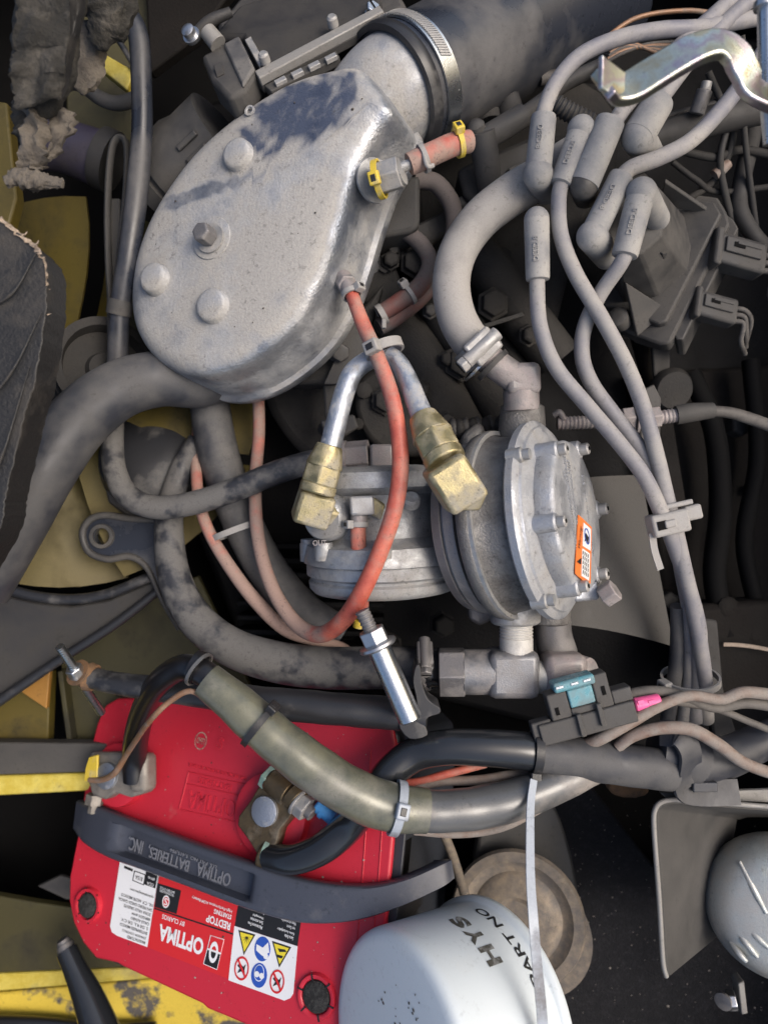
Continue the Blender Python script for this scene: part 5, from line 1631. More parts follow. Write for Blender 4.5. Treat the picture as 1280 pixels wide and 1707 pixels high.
bdisc(432, 1622, 8.5, 14, 'sticker_white', lc, 2.3)
bdisc(432, 1622, 7.6, 12.6, 'sticker_blue', lc, 2.7)
bdisc(428.2, 1624, 4.2, 5, 'sticker_white', lc, 3.1)
bdisc(436.2, 1627, 4.2, 5, 'sticker_white', lc, 3.1)
for (x, y) in ((403, 1614.5), (462, 1636.5)):
    bring(x, y, 12.6, 20, 2.3, 'sticker_red', lc, 2.2)
    patch('symbol_figure', [at(x, y, a, b) for a, b in ((-4, -8), (2, -3), (6, -9), (5, 1), (7, 8), (0, 5), (-6, 10), (-3, 1), (-8, -2))], 'sticker_black', lc, 2.0)
    patch('prohibition_bar', [at(x, y, a, b) for a, b in ((-9.5, -11), (-7.5, -14), (9.5, 11), (7.5, 14))], 'sticker_red', lc, 2.8)

# moulded marks on the red lid
ux = (math.cos(math.radians(14)), math.sin(math.radians(14)))
uy = (-.2, .98)
emb = [(315, 1287), (412, 1308), (398, 1371), (299, 1349)]
for a, b in ((0, 1), (1, 2), (2, 3), (3, 0)):
    tube('moulded_line', [tuple(bp_(*emb[a], .6)) + (1.2,), tuple(bp_(*emb[b], .6)) + (1.2,)], 'battery_red', lid, raw=True, n=6, sub=2)
tube('moulded_line', [tuple(bp_(310, 1306, .6)) + (1.0,), tuple(bp_(408, 1328, .6)) + (1.0,)], 'battery_red', lid, raw=True, n=6, sub=2)
btext('OPTIMA', 352, 1341, 82, 30, 'battery_red', lid, w=.8, ext=1.1)
btext('BATTERIES', 358, 1307, 56, 11, 'battery_red', lid, w=.8, ext=1.0)
btext('THE ULTIMATE POWER SOURCE', 362, 1286, 100, 6, 'battery_red', lid, w=.8, ext=.8)
bring(335, 1235, 10, 15, 1.2, 'torn_edge', lid, .6)
btext('LEAD', 335, 1235, 13, 10, 'torn_edge', lid, w=.9)
bring(367, 1239, 10, 18, 2, 'battery_red', lid, .9)
btext('S', 367, 1239, 9, 20, 'battery_red', lid, w=.9, ext=1.0)

# ---- carry handle
hu = [(128, 1334, 2), (150, 1341, 22), (190, 1358, 36), (250, 1381, 44), (320, 1407, 48), (390, 1432, 50), (440, 1449, 50), (500, 1467, 46), (560, 1477, 38), (620, 1478, 26), (680, 1464, 8), (735, 1440, -20), (752, 1432, -40)]
hl = [(122, 1384, 2), (138, 1406, 22), (178, 1430, 36), (238, 1452, 44), (306, 1477, 48), (376, 1504, 50), (430, 1523, 50), (490, 1538, 46), (545, 1541, 38), (606, 1533, 26), (672, 1511, 8), (735, 1482, -20), (758, 1466, -40)]
U = [bp_(*p) for p in hu]
Lw = [bp_(*p) for p in hl]
us = [V(s) for s in spline([tuple(p) for p in U], 6)]
ls = [V(s) for s in spline([tuple(p) for p in Lw], 6)]
nh = len(us)
cols = [0, .06, .16, .20, .5, .80, .84, .94, 1]
vs, fs = [], []
nc = len(cols)
for k in range(2):
    for i in range(nh):
        t = i / (nh - 1)
        tn = (us[min(nh - 1, i + 1)] - us[max(0, i - 1)]).normalized()
        cr = (ls[i] - us[i]).normalized()
        nn = tn.cross(cr)
        if nn.dot(bn) < 0:
            nn = -nn
        for j, c_ in enumerate(cols):
            p = us[i].lerp(ls[i], c_)
            f_in = 1.0 if .20 <= c_ <= .80 else 0.0
            t_in = max(0, min(1, (t - .175) / .015)) * max(0, min(1, (.475 - t) / .015))
            h_ = -20 * f_in * t_in
            if c_ in (0, 1):
                h_ -= 4
            if k:
                h_ = -18 - (0 if c_ in (0, 1) else 14)
            vs.append(p + nn * h_)
q = nh * nc
for i in range(nh - 1):
    for j in range(nc - 1):
        b = i * nc + j
        fs.append((b, b + 1, b + nc + 1, b + nc))
        fs.append((q + b + nc, q + b + nc + 1, q + b + 1, q + b))
ed = [j for j in range(nc)] + [i * nc + nc - 1 for i in range(1, nh)] + [(nh - 1) * nc + j for j in range(nc - 2, -1, -1)] + [i * nc for i in range(nh - 2, 0, -1)]
for j in range(len(ed)):
    x, y = ed[j], ed[(j + 1) % len(ed)]
    fs.append((x, q + x, q + y, y))
hdl = mk('handle', vs, fs, 'handle_grey', bat, ang=50)
ux = (math.cos(math.radians(20.5)), math.sin(math.radians(20.5)))
uy = (-.2, .98)
M('emboss_grey', (.16, .17, .20), .4, bump=0)
btext('OPTIMA', 356, 1458, 60, 22, 'emboss_grey', hdl, w=31, ext=.6)
btext('BATTERIES,', 281, 1430, 74, 22, 'emboss_grey', hdl, w=29, ext=.6)
btext('INC.', 226, 1409, 26, 22, 'emboss_grey', hdl, w=25.5, ext=.6)
btext('U.S. PAT NO. 5,415,956', 322, 1430.5, 84, 6.5, 'emboss_grey', hdl, w=30.5, ext=.6)

# ------------------------------------------------------------------ terminal clamps
def clamp_plane(w):
    return (BO + bn * w, bn)


c1 = thing('terminal_clamp', 'grey lead battery clamp with a yellow tab at the red battery corner', 'battery clamp', bp_(185, 1290, 10), 'battery clamps')
tr = lathe('post_ring', [(-2, 52), (14, 50), (16, 44)], bp_(205, 1290, 2), bn, 'battery_red', bat, n=36, scale=1.2)
prism('clamp_body', [(150, 1254), (200, 1254), (214, 1262), (240, 1260), (240, 1322), (215, 1330), (192, 1322), (174, 1334), (152, 1326), (146, 1300)], 'lead_grey', c1, plane=clamp_plane(44), th=34, bevel=6)
lathe('post', [(-30, 23), (6, 21), (7, 19)], bp_(181, 1293, 44), bn, 'lead_post', c1, n=30)
lathe('clamp_bolt', [(0, 15), (16, 15), (16, 8), (30, 8)], bp_(160, 1324, 24), -bv, 'lead_grey', c1, n=6)
prism('yellow_tab', [(148, 1262), (163, 1258), (162, 1296), (140, 1303), (142, 1282)], 'yellow_tie', c1, plane=clamp_plane(54), th=6, bevel=2)
prism('cable_barrel', [(210, 1256), (242, 1256), (242, 1322), (212, 1322)], 'lead_grey', c1, plane=clamp_plane(58), th=40, bevel=12, seg=4)

c2 = thing('terminal_clamp', 'bronze battery clamp with hex bolt in the middle of the battery', 'battery clamp', bp_(445, 1350, 10), 'battery clamps')
lathe('post_ring', [(-2, 62), (12, 60), (14, 52)], bp_(456, 1356, 2), bn, 'battery_red', bat, n=36, scale=1.2)
prism('clamp_body', [(398, 1360), (418, 1334), (430, 1313), (446, 1303), (462, 1284), (486, 1298), (480, 1308), (494, 1302), (514, 1318), (500, 1340), (482, 1364), (466, 1384), (462, 1402), (448, 1432), (432, 1430), (414, 1400), (396, 1376)], 'bronze', c2, plane=clamp_plane(44), th=34, bevel=7, seg=3)
lathe('post', [(-30, 27), (6, 24), (7, 22)], bp_(443, 1352, 44), bn, 'lead_post', c2, n=30)
bd = (bp_(516, 1356, 40) - bp_(462, 1300, 40)).normalized()
cyl('clamp_ear', bp_(452, 1296, 34), bp_(484, 1324, 34), 24, 'bronze', c2, bevel=4)
cyl('clamp_ear', bp_(486, 1318, 34), bp_(500, 1334, 34), 25, 'bronze', c2, bevel=4)
cyl('washer', bp_(498, 1334, 34), bp_(502, 1338, 34), 26, 'steel_dusty', c2)
hexa('hex_nut', bp_(500, 1338, 34), bp_(514, 1350, 34), 23, 'steel_dusty', c2)
cyl('bolt_end', bp_(512, 1348, 34), bp_(522, 1358, 34), 13, 'steel_dark', c2)
hexa('bolt_head', bp_(446, 1290, 34), bp_(454, 1298, 34), 25, 'verdigris', c2)
cyl('cable_barrel', bp_(436, 1420, 30), bp_(462, 1432, 26), 25, 'bronze', c2, bevel=4)
lathe('crimp_ring', [(-5, 27), (5, 27)], bp_(448, 1420, 30), bp_(470, 1432, 26) - bp_(436, 1420, 30), 'verdigris', c2, n=24, scale=.9)
bc = thing('butt_connector', 'small blue crimp connector beside the bronze clamp', 'connector', bp_(540, 1362, 14))
cyl('crimp_sleeve', bp_(528, 1340, 26), bp_(558, 1366, 20), 13, 'blue_plastic', bc, chamf=3)
cyl('crimp_end', bp_(536, 1349, 23), bp_(542, 1354, 22), 14.5, 'blue_plastic', bc)

# ------------------------------------------------------------------ hold-down bar, J-bolt and stud
hb_ = thing('hold_down_bar', 'scuffed black battery hold-down bar lying along the battery edge', 'hold-down bar', pt(440, 1165, -40))
tube('bar', [(148, 1128, -60, 20), (200, 1140, -40, 23), (300, 1152, -20, 27), (420, 1168, 0, 31), (540, 1180, 15, 33), (640, 1188, 25, 33), (712, 1196, 34, 30)], 'hose_black', hb_, n=20, flat=.8, wob=.015, dust=[.5, .5, .3, -.2, -.4, -.5, -.4])
lathe('bar_end', [(-8, 14), (8, 24), (20, 22)], pt(140, 1126, -60), V((1, -.2, .1)), 'rust_brown', hb_, n=14)
prism('saddle', [(664, 1206), (690, 1196), (694, 1168), (688, 1138), (692, 1112), (700, 1110), (704, 1140), (714, 1166), (733, 1180), (732, 1190), (714, 1196), (708, 1208), (712, 1226), (682, 1232)], 'hose_black', hb_, z=62, th=60, bevel=4, sm=3)
jb = thing('hold_down_rod', 'zinc threaded hold-down rod with nut at the bar end', 'threaded rod', pt(130, 1120, -60))
tube('rod', [(100, 1078, 0, 7.5), (118, 1105, -25, 7.5), (132, 1130, -50, 7.5), (150, 1158, -80, 7), (170, 1188, -115, 7)], 'steel_bright', jb, n=14, sub=24, rib=ribs(5, .05))
hexa('nut', pt(122, 1113, -34), pt(132, 1126, -46), 15, 'steel_zinc', jb)
lathe('washer', [(0, 22), (4, 22), (4, 8)], pt(132, 1122, -48), V((-.4, .5, .7)), 'rust_brown', jb)
sd_ = thing('stud_bolt', 'zinc stud bolt with flanged nut and long smooth sleeve', 'stud bolt', pt(650, 1110, 60))
a0, a1, a2, a3 = pt(603, 1018, 100), pt(622, 1058, 98), pt(630, 1078, 97), pt(684, 1200, 92)
tube('thread', [tuple(a0) + (11,), tuple((a0 + a1) / 2) + (11,), tuple(a2) + (11,)], 'steel_dark', sd_, raw=True, n=18, sub=40, rib=ribs(6, .07))
ax_ = (a3 - a0).normalized()
hexa('nut', a1 - ax_ * 9, a1 + ax_ * 14, 22, 'steel_zinc', sd_)
lathe('nut_flange', [(0, 22), (3, 29), (7, 30), (10, 27)], a1 + ax_ * 12, ax_, 'steel_zinc', sd_, n=30, scale=1.0)
cyl('sleeve', a1 + ax_ * 20, a3, 18.5, 'steel_bright', sd_, n=32, chamf=2.5)

# ------------------------------------------------------------------ battery cables
k1 = thing('battery_cable', 'black battery cable from the grey clamp with olive sleeve over the battery', 'battery cable', pt(450, 1220, 60), 'battery cables')
def bz(px, py, w):
    return bp_(px, py, w).z
tube('cable_jacket', [(225, 1300, bz(225, 1300, 46), 19), (225, 1262, bz(225, 1262, 60), 20), (229, 1222, bz(229, 1222, 100), 20.5), (243, 1176, -60, 21), (268, 1136, 10, 21.5), (305, 1113, 50, 22), (340, 1122, 74, 22), (372, 1150, 82, 22), (420, 1190, 88, 24)], 'cable_black', k1, n=20)
tube('jacket_lip', [(322, 1108, 68, 27), (334, 1114, 70, 28.5)], 'cable_black', k1, n=20, sub=2)
tube('olive_sleeve', [(345, 1134, 76, 30), (385, 1166, 82, 33), (430, 1206, 88, 36), (485, 1252, 92, 38), (540, 1292, 94, 39), (595, 1325, 92, 40), (650, 1345, 88, 39), (712, 1352, 82, 36)], 'loom_olive', k1, n=28, wob=.01)
tube('outer_sleeve', [(680, 1350, 84, 33), (740, 1352, 78, 34), (800, 1346, 70, 34), (860, 1332, 62, 33), (915, 1312, 52, 31), (965, 1290, 40, 28), (1010, 1272, 20, 24)], 'loom_silver', k1, n=26, wob=.012, dust=[.1, -.2, -.3, -.2, .1, .4, .6])
wr1 = thing('cable_end_ring', 'pale ring where the olive sleeve meets the black cable', 'ring', pt(334, 1118, 70))
ring('ring_band', pt(332, 1116, 72), pt(372, 1150, 82) - pt(320, 1110, 66), 26, 5, 3, 'loom_silver', wr1)
ziptie('black tie round the upper part of the olive cable sleeve', pt(433, 1208, 88), pt(485, 1252, 92) - pt(385, 1166, 82), 36, 'tie_black', V((.55, .75, .45)), w=10, t=3.5, s=1.1)
ziptie('grey tie round the lower part of the olive cable sleeve', pt(662, 1347, 87), pt(712, 1352, 82) - pt(595, 1325, 92), 38, 'tie_blue', V((-.1, .35, 1)), w=13, t=3.5, s=1.3)
k2 = thing('battery_cable', 'glossy black battery cable from the bronze clamp crossing under the olive sleeve', 'battery cable', pt(760, 1250, 40), 'battery cables')
tube('cable_jacket', [(448, 1428, bz(448, 1428, 36), 21), (490, 1432, bz(490, 1432, 46), 24), (540, 1412, bz(540, 1412, 46), 26), (585, 1374, bz(585, 1374, 44), 26), (620, 1330, 40, 26), (650, 1288, 40, 27), (690, 1258, 36, 28), (740, 1246, 46, 29), (800, 1246, 52, 30), (860, 1250, 52, 31), (900, 1255, 50, 31)], 'cable_gloss', k2, n=26, dust=[-.2, -.2, -.3, -.3, -.3, -.3, -.2, 0, .1, .1, .1])
tube('dusty_jacket', [(890, 1254, 50, 32), (950, 1262, 48, 33), (1020, 1272, 44, 34), (1080, 1280, 38, 34), (1118, 1284, 32, 33)], 'hose_grey', k2, n=26, dust=[.4, .4, .2, .2, .3], wob=.01)
k3 = ziptie('long hanging tie with its tail falling over the white filter', pt(893, 1252, 50), V((1, -.1, 0)), 33, 'tie_black', V((0, -1, .35)), w=13, t=3.5, s=1.2)
strip('long_tail', [pt(889, 1300, 84), pt(884, 1340, 104), pt(883, 1400, 134), pt(884, 1470, 166), pt(889, 1540, 192), pt(895, 1610, 202), pt(902, 1680, 204), pt(908, 1760, 200)], lambda t: 11.5 + 3.5 * t, 3, 'tie_blue', k3, nrm=V((.12, 0, 1)))
# cable boot / clamp at right end of the dusty cable
cbt = thing('cable_clamp', 'dusty rubber-lined cable clamp gripping the dusty cable end', 'cable clamp', pt(1150, 1270, 0))
tube('rubber_liner', [(1092, 1250, 24, 36), (1130, 1258, 20, 42), (1160, 1270, 14, 40)], 'hose_grey', cbt, n=22)
strip('clamp_strap', [pt(1100, 1222, 40), pt(1132, 1226, 62), pt(1150, 1256, 66), pt(1146, 1296, 52), pt(1140, 1316, 36), pt(1170, 1322, 30), pt(1230, 1320, 26)], 40, 6, 'hose_grey', cbt, nrm=V((.3, .3, 1)))
obox('clamp_nut', pt(1172, 1310, 36), V((20, 0, 0)), V((0, 8, 0)), Z_ * 8, 'hose_grey', cbt, bevel=2)
tube('onward_hose', [(1150, 1276, 10, 36), (1210, 1262, -10, 34), (1260, 1240, -30, 30), (1320, 1215, -50, 28)], 'hose_grey', cbt, n=22, dust=[.0, -.1, -.3, -.4])
# copper battery wire at the grey clamp
cw = thing('copper_wire', 'brown copper wire bent over the grey battery clamp', 'wire', bp_(200, 1280, 60))
tube('wire', [(150, 1300, bz(150, 1300, 52), 4.5), (170, 1300, bz(170, 1300, 56), 5), (192, 1288, bz(192, 1288, 72), 5.5), (215, 1252, bz(215, 1252, 108), 5), (250, 1202, 50, 5), (285, 1168, 72, 5), (318, 1152, 84, 5), (350, 1170, 80, 4)], 'copper_wire', cw, n=10)
# thin wires under the sleeve
for lab, pts, mt in (('red wire tucked below the glossy battery cable', [(600, 1310, 10, 6), (690, 1304, 22, 6.5), (745, 1290, 28, 7), (810, 1274, 24, 6)], 'hose_red'),
                     ('brown wire beside the red wire below the glossy cable', [(640, 1340, 20, 6), (720, 1306, 26, 7), (800, 1300, 26, 8), (860, 1290, 24, 7), (930, 1290, 20, 7)], 'wire_brown'),
                     ('thin brown wire following the lower edge of the silver sleeve', [(690, 1386, 60, 6), (760, 1390, 64, 7), (830, 1380, 64, 8), (890, 1352, 64, 8), (950, 1314, 60, 8), (985, 1290, 52, 9), (1010, 1276, 40, 8)], 'wire_brown')):
    w_ = thing('wire', lab, 'wire', pt(*pts[1][:3]))
    tube('strand', pts, mt, w_, n=12, dust=[.3] * len(pts))

# ------------------------------------------------------------------ fuse holder and wires on the right
fh = thing('fuse_holder', 'dusty black blade fuse holder with a pale blue fuse', 'fuse holder', pt(990, 1190, 60))
fxd, fyd = V((.965, .26, 0)).normalized(), V((-.26, .965, 0)).normalized()
fo = pt(982, 1190, 78)


def fb_(name, u0, u1, v0, v1, d0, d1, mat, parent, bevel=2.5):
    c_ = fo + fxd * ((u0 + u1) / 2) + fyd * ((v0 + v1) / 2) + Z_ * ((d0 + d1) / 2)
    return obox(name, c_, fxd * (abs(u1 - u0) / 2), fyd * (abs(v1 - v0) / 2), Z_ * (abs(d1 - d0) / 2), mat, parent, bevel)


fb_('holder_base', -82, 72, -32, 2, -34, 0, 'plastic_mid', fh)
fb_('holder_end', -58, -26, 2, 44, -34, -2, 'plastic_mid', fh)
fb_('holder_end', 16, 42, 2, 56, -34, -2, 'plastic_mid', fh)
fb_('holder_shelf', -26, 16, 2, 14, -34, -3, 'plastic_mid', fh)
fb_('holder_step', 42, 74, 2, 24, -32, -4, 'plastic_mid', fh)
fb_('holder_step', -92, -60, -30, 6, -30, -6, 'plastic_mid', fh)
fb_('front_rib', -22, -14, -30, 6, 0, 8, 'plastic_mid', fh, 1.5)
fb_('front_rib', 12, 20, -22, 14, 0, 8, 'plastic_mid', fh, 1.5)
fb_('slot', -50, -44, 10, 22, -3, -1, 'pit_black', fh, 0)
fb_('slot', 28, 34, 22, 36, -3, -1, 'pit_black', fh, 0)
fu = thing('blade_fuse', 'pale blue see-through blade fuse seated in its holder', 'fuse', fo + fyd * 30, None)
fb_('fuse_body', -25, 15, 15, 44, -26, 0, 'fuse_blue', fu)
ft_ = fb_('fuse_top', -44, 22, 44, 60, -30, 4, 'fuse_blue', fu, 4)
for u in (-34, -10, 10):
    fb_('fuse_contact', u - 7, u + 5, 51, 55, 3, 5.5, 'lead_post', ft_, .5)
pk = thing('butt_connector', 'bright pink crimp connector at the end of the fuse holder', 'connector', pt(1078, 1172, 50))
cyl('crimp_sleeve', pt(1056, 1176, 58), pt(1099, 1168, 58), 11.5, 'pink_plastic', pk, chamf=2)
for x in (1068, 1086):
    obox('crimp_dent', pt(x, 1171, 69), V((5, 1, 0)), V((-1, 3.5, 0)), Z_ * .8, 'pink_plastic', pk, bevel=.5)
for lab, pts, mt in (
        ('long brown wire passing in front of the pink connector', [(960, 1246, 40, 9), (1000, 1232, 62, 10), (1050, 1204, 66, 10), (1100, 1176, 64, 9.5), (1150, 1160, 58, 9), (1200, 1166, 50, 9), (1240, 1154, 44, 10), (1300, 1160, 30, 10)], 'wire_brown'),
        ('dark wire curving from behind the fuse holder', [(1040, 1160, 40, 9), (1080, 1152, 44, 9), (1130, 1158, 42, 9), (1190, 1180, 36, 8), (1240, 1172, 30, 9), (1300, 1180, 20, 9)], 'wire_dark'),
        ('thin dark wire running right from the pink connector', [(1098, 1168, 56, 4), (1150, 1174, 40, 6), (1200, 1184, 30, 6), (1250, 1204, 20, 6), (1300, 1224, 10, 6)], 'wire_dark'),
        ('brown wire looping over the cable clamp', [(1028, 1246, 56, 9), (1056, 1226, 64, 10), (1100, 1214, 70, 10.5), (1150, 1216, 72, 11), (1195, 1240, 64, 11), (1240, 1272, 50, 10), (1300, 1294, 36, 10)], 'wire_brown')):
    w_ = thing('wire', lab, 'wire', pt(*pts[2][:3]))
    tube('strand', pts, mt, w_, n=12, dust=[.2] * len(pts), wob=.01)

# ------------------------------------------------------------------ white oil filter
of = thing('oil_filter', 'white spin-on oil filter with worn black lettering', 'oil filter', pt(780, 1690, -150))
FA = V((-.80, .12, .585)).normalized()
FO = pt(812, 1690, 36)
FR = 163.0
lathe('canister', [(-12, FR + 4), (-8, FR + 9), (2, FR + 9), (6, FR + 3), (9, FR), (30, FR), (172, FR - 3), (181, FR - 5), (186, FR - 9), (189, FR - 15), (190, FR - 24), (191.5, FR - 60), (192, 10)], FO, FA, 'filter_white', of, n=96, scale=1.0, ang=70)
g1 = (pt(860, 1480, 100) - FO)
g1 = (g1 - FA * g1.dot(FA)).normalized()
g2 = FA.cross(g1)


def cyl_text(s, h, ang, wd, ht, mat, parent, bold=.015):
    vs0, fs0 = glyphs(s, 0.0, bold=bold)
    x0, x1 = min(v.x for v in vs0), max(v.x for v in vs0)
    y0, y1 = min(v.y for v in vs0), max(v.y for v in vs0)
    vs = []
    for v in vs0:
        x = ((v.x - x0) / (x1 - x0) - .5) * wd
        y = ((v.y - y0) / (y1 - y0) - .5) * ht
        a = ang + x / FR
        r = FR - max(0, (h + y - 30)) * 3 / 130 + .8
        vs.append(FO + FA * (h + y) + (g1 * math.cos(a) + g2 * math.sin(a)) * r)
    return mk('lettering', vs, fs0, mat, parent, smooth=False)


def cyl_patch(pts, mat):
    vs = []
    for h, a in pts:
        r = FR - max(0, (h - 30)) * 3 / 130 + .8
        vs.append(FO + FA * h + (g1 * math.cos(a) + g2 * math.sin(a)) * r)
    return mk('worn_print', vs, [tuple(range(len(vs)))], mat, of, smooth=False)


cyl_text("PART NO", 28, -.06, 150, 17, 'print_black', of)
for i, s in enumerate(('H', 'Y', 'S')):
    cyl_text(s, 82, -.16 + i * .22, 31, 28, 'print_worn', of, bold=.05)
# grime spots and paint chips with shapes of their own
rnd = random.Random(11)
for _ in range(70):
    a = rnd.uniform(0, 6.28)
    r = rnd.uniform(10, 112)
    if rnd.random() < .5:
        a = rnd.gauss(0, .7) * .8 - .2
    s = rnd.uniform(.8, 2.6)
    c_ = FO + FA * 192.6 + (g1 * math.cos(a) + g2 * math.sin(a)) * r
    if r > FR - 56:
        continue
    k = rnd.randint(5, 7)
    vs = [c_ + (g1 * math.cos(2 * math.pi * i / k) + g2 * math.sin(2 * math.pi * i / k)) * s * rnd.uniform(.6, 1.3) for i in range(k)]
    mk('grime_spot', vs, [tuple(range(k))], 'filter_speck', of, smooth=False)
hd_ = thing('filter_head', 'brown stained steel dish behind the white oil filter', 'filter mount', pt(870, 1540, -200))
hx = V((-.25, .15, .95)).normalized()
ho = pt(862, 1530, -170)
lathe('dish', [(-16, 104), (-4, 122), (6, 126), (14, 122), (14, 104), (4, 92), (2, 84), (10, 74), (12, 40), (4, 30)], ho, hx, 'disc_brown', hd_, n=64, scale=1.0, radial=lambda a, i: 1.0)
ho2 = pt(890, 1560, -235)
lathe('back_dish', [(-10, 90), (0, 110), (8, 112)], ho2, hx, 'disc_brown', hd_, n=48, scale=1.0)
dd = thing('rear_drum', 'dark curved drum edge behind the stained filter dish', 'drum', pt(900, 1480, -280))
prism('drum_wall', [(800, 1380), (870, 1340), (916, 1335), (945, 1400), (962, 1480), (966, 1560), (955, 1620), (880, 1640), (800, 1560)], 'disc_dark', dd, z=-225, th=40, bevel=6, sm=3)
rod = thing('dipstick_tube', 'thin dusty tube behind the battery handle end', 'tube', pt(750, 1420, -60))
tube('tube_wall', [(735, 1380, -60, 8), (752, 1420, -80, 8), (768, 1470, -110, 8), (780, 1510, -140, 8)], 'disc_brown', rod, n=12)

# ------------------------------------------------------------------ folded bracket and horn on the right
fbk = thing('folded_bracket', 'folded grey steel bracket plate beside the metal horn', 'bracket', pt(1170, 1470, -100))
vs, fs = [], []
prof = [(1300, 1346, 6), (1220, 1340, 6), (1140, 1334, 6), (1118, 1333, 6), (1100, 1338, 6), (1091, 1350, 6), (1089, 1370, 6), (1092, 1420, 4), (1098, 1500, 0), (1104, 1600, -4), (1110, 1628, -6)]
sp = spline([tuple(pt(*p)) for p in prof], 4)
inn = []
for i, s in enumerate(sp):
    t = i / (len(sp) - 1)
    inn.append(V(s))
nS = len(inn)
for i, p in enumerate(inn):
    tn = (inn[min(nS - 1, i + 1)] - inn[max(0, i - 1)]).normalized()
    nn = V((-tn.y, tn.x, 0))
    k_ = kz(p.z)
    px_, py_ = 640 + p.x / k_, 853.5 - p.y / k_
    if py_ > 1346 and px_ < 1130:
        f = (py_ - 1346) / (1630 - 1346)
        deep = pt(1222 - 30 * f, 1362 + 200 * f, -170)
    else:
        f = min(1, max(0, (px_ - 1091) / 40))
        deep = pt(1222 + (px_ - 1091) * .6, 1362 - 6 * f, -170)
    for a, b in ((0, p), (1, p), (1, deep), (0, deep)):
        vs.append(b + nn * (7 * a))
for i in range(nS - 1):
    for j in range(4):
        k = (j + 1) % 4
        fs.append((i * 4 + j, i * 4 + k, i * 4 + 4 + k, i * 4 + 4 + j))
fs += [(0, 3, 2, 1), tuple((nS - 1) * 4 + j for j in range(4))]
mk('plate', vs, fs, 'sheet_grey', fbk, bevel=1.5)  # darker grey stands in for the shade on the bracket's inner face
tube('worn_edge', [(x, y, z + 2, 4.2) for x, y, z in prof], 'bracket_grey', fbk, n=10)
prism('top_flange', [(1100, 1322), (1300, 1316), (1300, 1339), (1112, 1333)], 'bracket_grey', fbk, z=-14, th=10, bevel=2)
hr = thing('horn', 'round zinc coloured metal horn with pressed ribs at the right edge', 'horn', pt(1290, 1520, -120))
HX = V((-.40, .1, .9)).normalized()
HO = pt(1300, 1520, -60)
lathe('shell', [(-60, 100), (-50, 118), (-34, 124), (-10, 122), (14, 112), (30, 96), (38, 74), (41, 40), (42, 6)], HO, HX, 'horn_zinc', hr, n=72, scale=1.0, ang=70)
h1, h2 = perp(HX)
for (x0, y0, x1, y1) in ((1232, 1436, 1276, 1522), (1222, 1544, 1262, 1596), (1236, 1536, 1280, 1580), (1216, 1570, 1244, 1604)):
    A_, B_ = ray(x0, y0, HO + HX * 26, HX), ray(x1, y1, HO + HX * 40, HX)
    tube('pressed_rib', [tuple(A_) + (3,), tuple((A_ + B_) / 2 + HX * 3) + (6,), tuple(B_) + (4,)], 'horn_zinc', hr, raw=True, n=10)
hb2 = thing('hex_screw', 'small hex screw on a tab below the metal horn', 'screw', pt(1216, 1668, -150))
hexa('head', pt(1210, 1668, -150), pt(1226, 1668, -146), 17, 'steel_zinc', hb2)
lathe('head_face', [(0, 14), (5, 14), (6, 10)], pt(1206, 1668, -146), V((-.7, 0, .7)), 'steel_dark', hb2, n=20)
prism('tab', [(1230, 1640), (1240, 1636), (1246, 1690), (1236, 1692)], 'bracket_grey', hb2, z=-150, th=30, bevel=2)
# ------------------------------------------------------------------ dusty castings and small hardware deep in the bay
mf = thing('intake_manifold', 'dusty grey intake manifold runners under the breather hose', 'manifold', pt(740, 600, -200))
for (p0, p1, p2, r) in (((640, 520, -190), (700, 600, -180), (770, 720, -190), 40), ((700, 470, -200), (770, 560, -185), (850, 700, -200), 42), ((790, 420, -210), (850, 500, -200), (930, 600, -210), 38)):
    tube('runner', [(*p0, r), (*p1, r + 3), (*p2, r)], 'block_grey', mf, n=24)
prism('boss_plate', [(600, 630), (690, 600), (770, 650), (760, 740), (660, 760), (600, 710)], 'block_grey', mf, z=-150, th=40, bevel=10, sm=3)
for (x, y, r, z) in ((642, 668, 20, -146), (700, 650, 14, -146), (742, 700, 12, -146), (820, 508, 22, -150), (690, 440, 20, -130), (770, 604, 26, -140), (742, 600, 12, -142), (880, 560, 15, -160), (650, 436, 13, -120)):
    lathe('manifold_bolt', [(0, r * 1.3), (6, r * 1.3), (6, r), (20, r), (23, r * .7)], pt(x, y, z), V((.1, -.1, 1)), 'block_grey', mf, n=6, bevel=1.5)
tube('spring', [(750, 716, -84, 16), (800, 712, -84, 16), (850, 706, -84, 16)], 'plastic_mid', mf, n=14, sub=34, rib=ribs(22, .16))
prism('gasket_edge', [(740, 560), (870, 520), (874, 526), (744, 567)], 'sheet_grey', mf, z=-150, th=6, bevel=1)
cs = thing('coil_bracket', 'dusty cast bracket and bolts between cover and breather hose', 'bracket', pt(720, 350, -150))
prism('arm', [(640, 400), (740, 350), (780, 330), (790, 352), (700, 420), (650, 440)], 'plastic_mid', cs, z=-150, th=24, bevel=6)
prism('web', [(612, 430), (650, 420), (690, 520), (640, 560), (600, 540)], 'block_grey', cs, z=-130, th=50, bevel=8)
for (x, y, r) in ((655, 420, 10), (770, 342, 11), (640, 445, 16), (800, 380, 14), (716, 520, 11)):
    lathe('bracket_bolt', [(0, r * 1.3), (5, r * 1.3), (5, r), (16, r), (18, r * .7)], pt(x, y, -140), V((.1, 0, 1)), 'plastic_mid', cs, n=6, bevel=1.5)
rw = thing('rear_wiring', 'loose dark wires hanging behind the distributor', 'wiring', pt(1180, 280, -160))
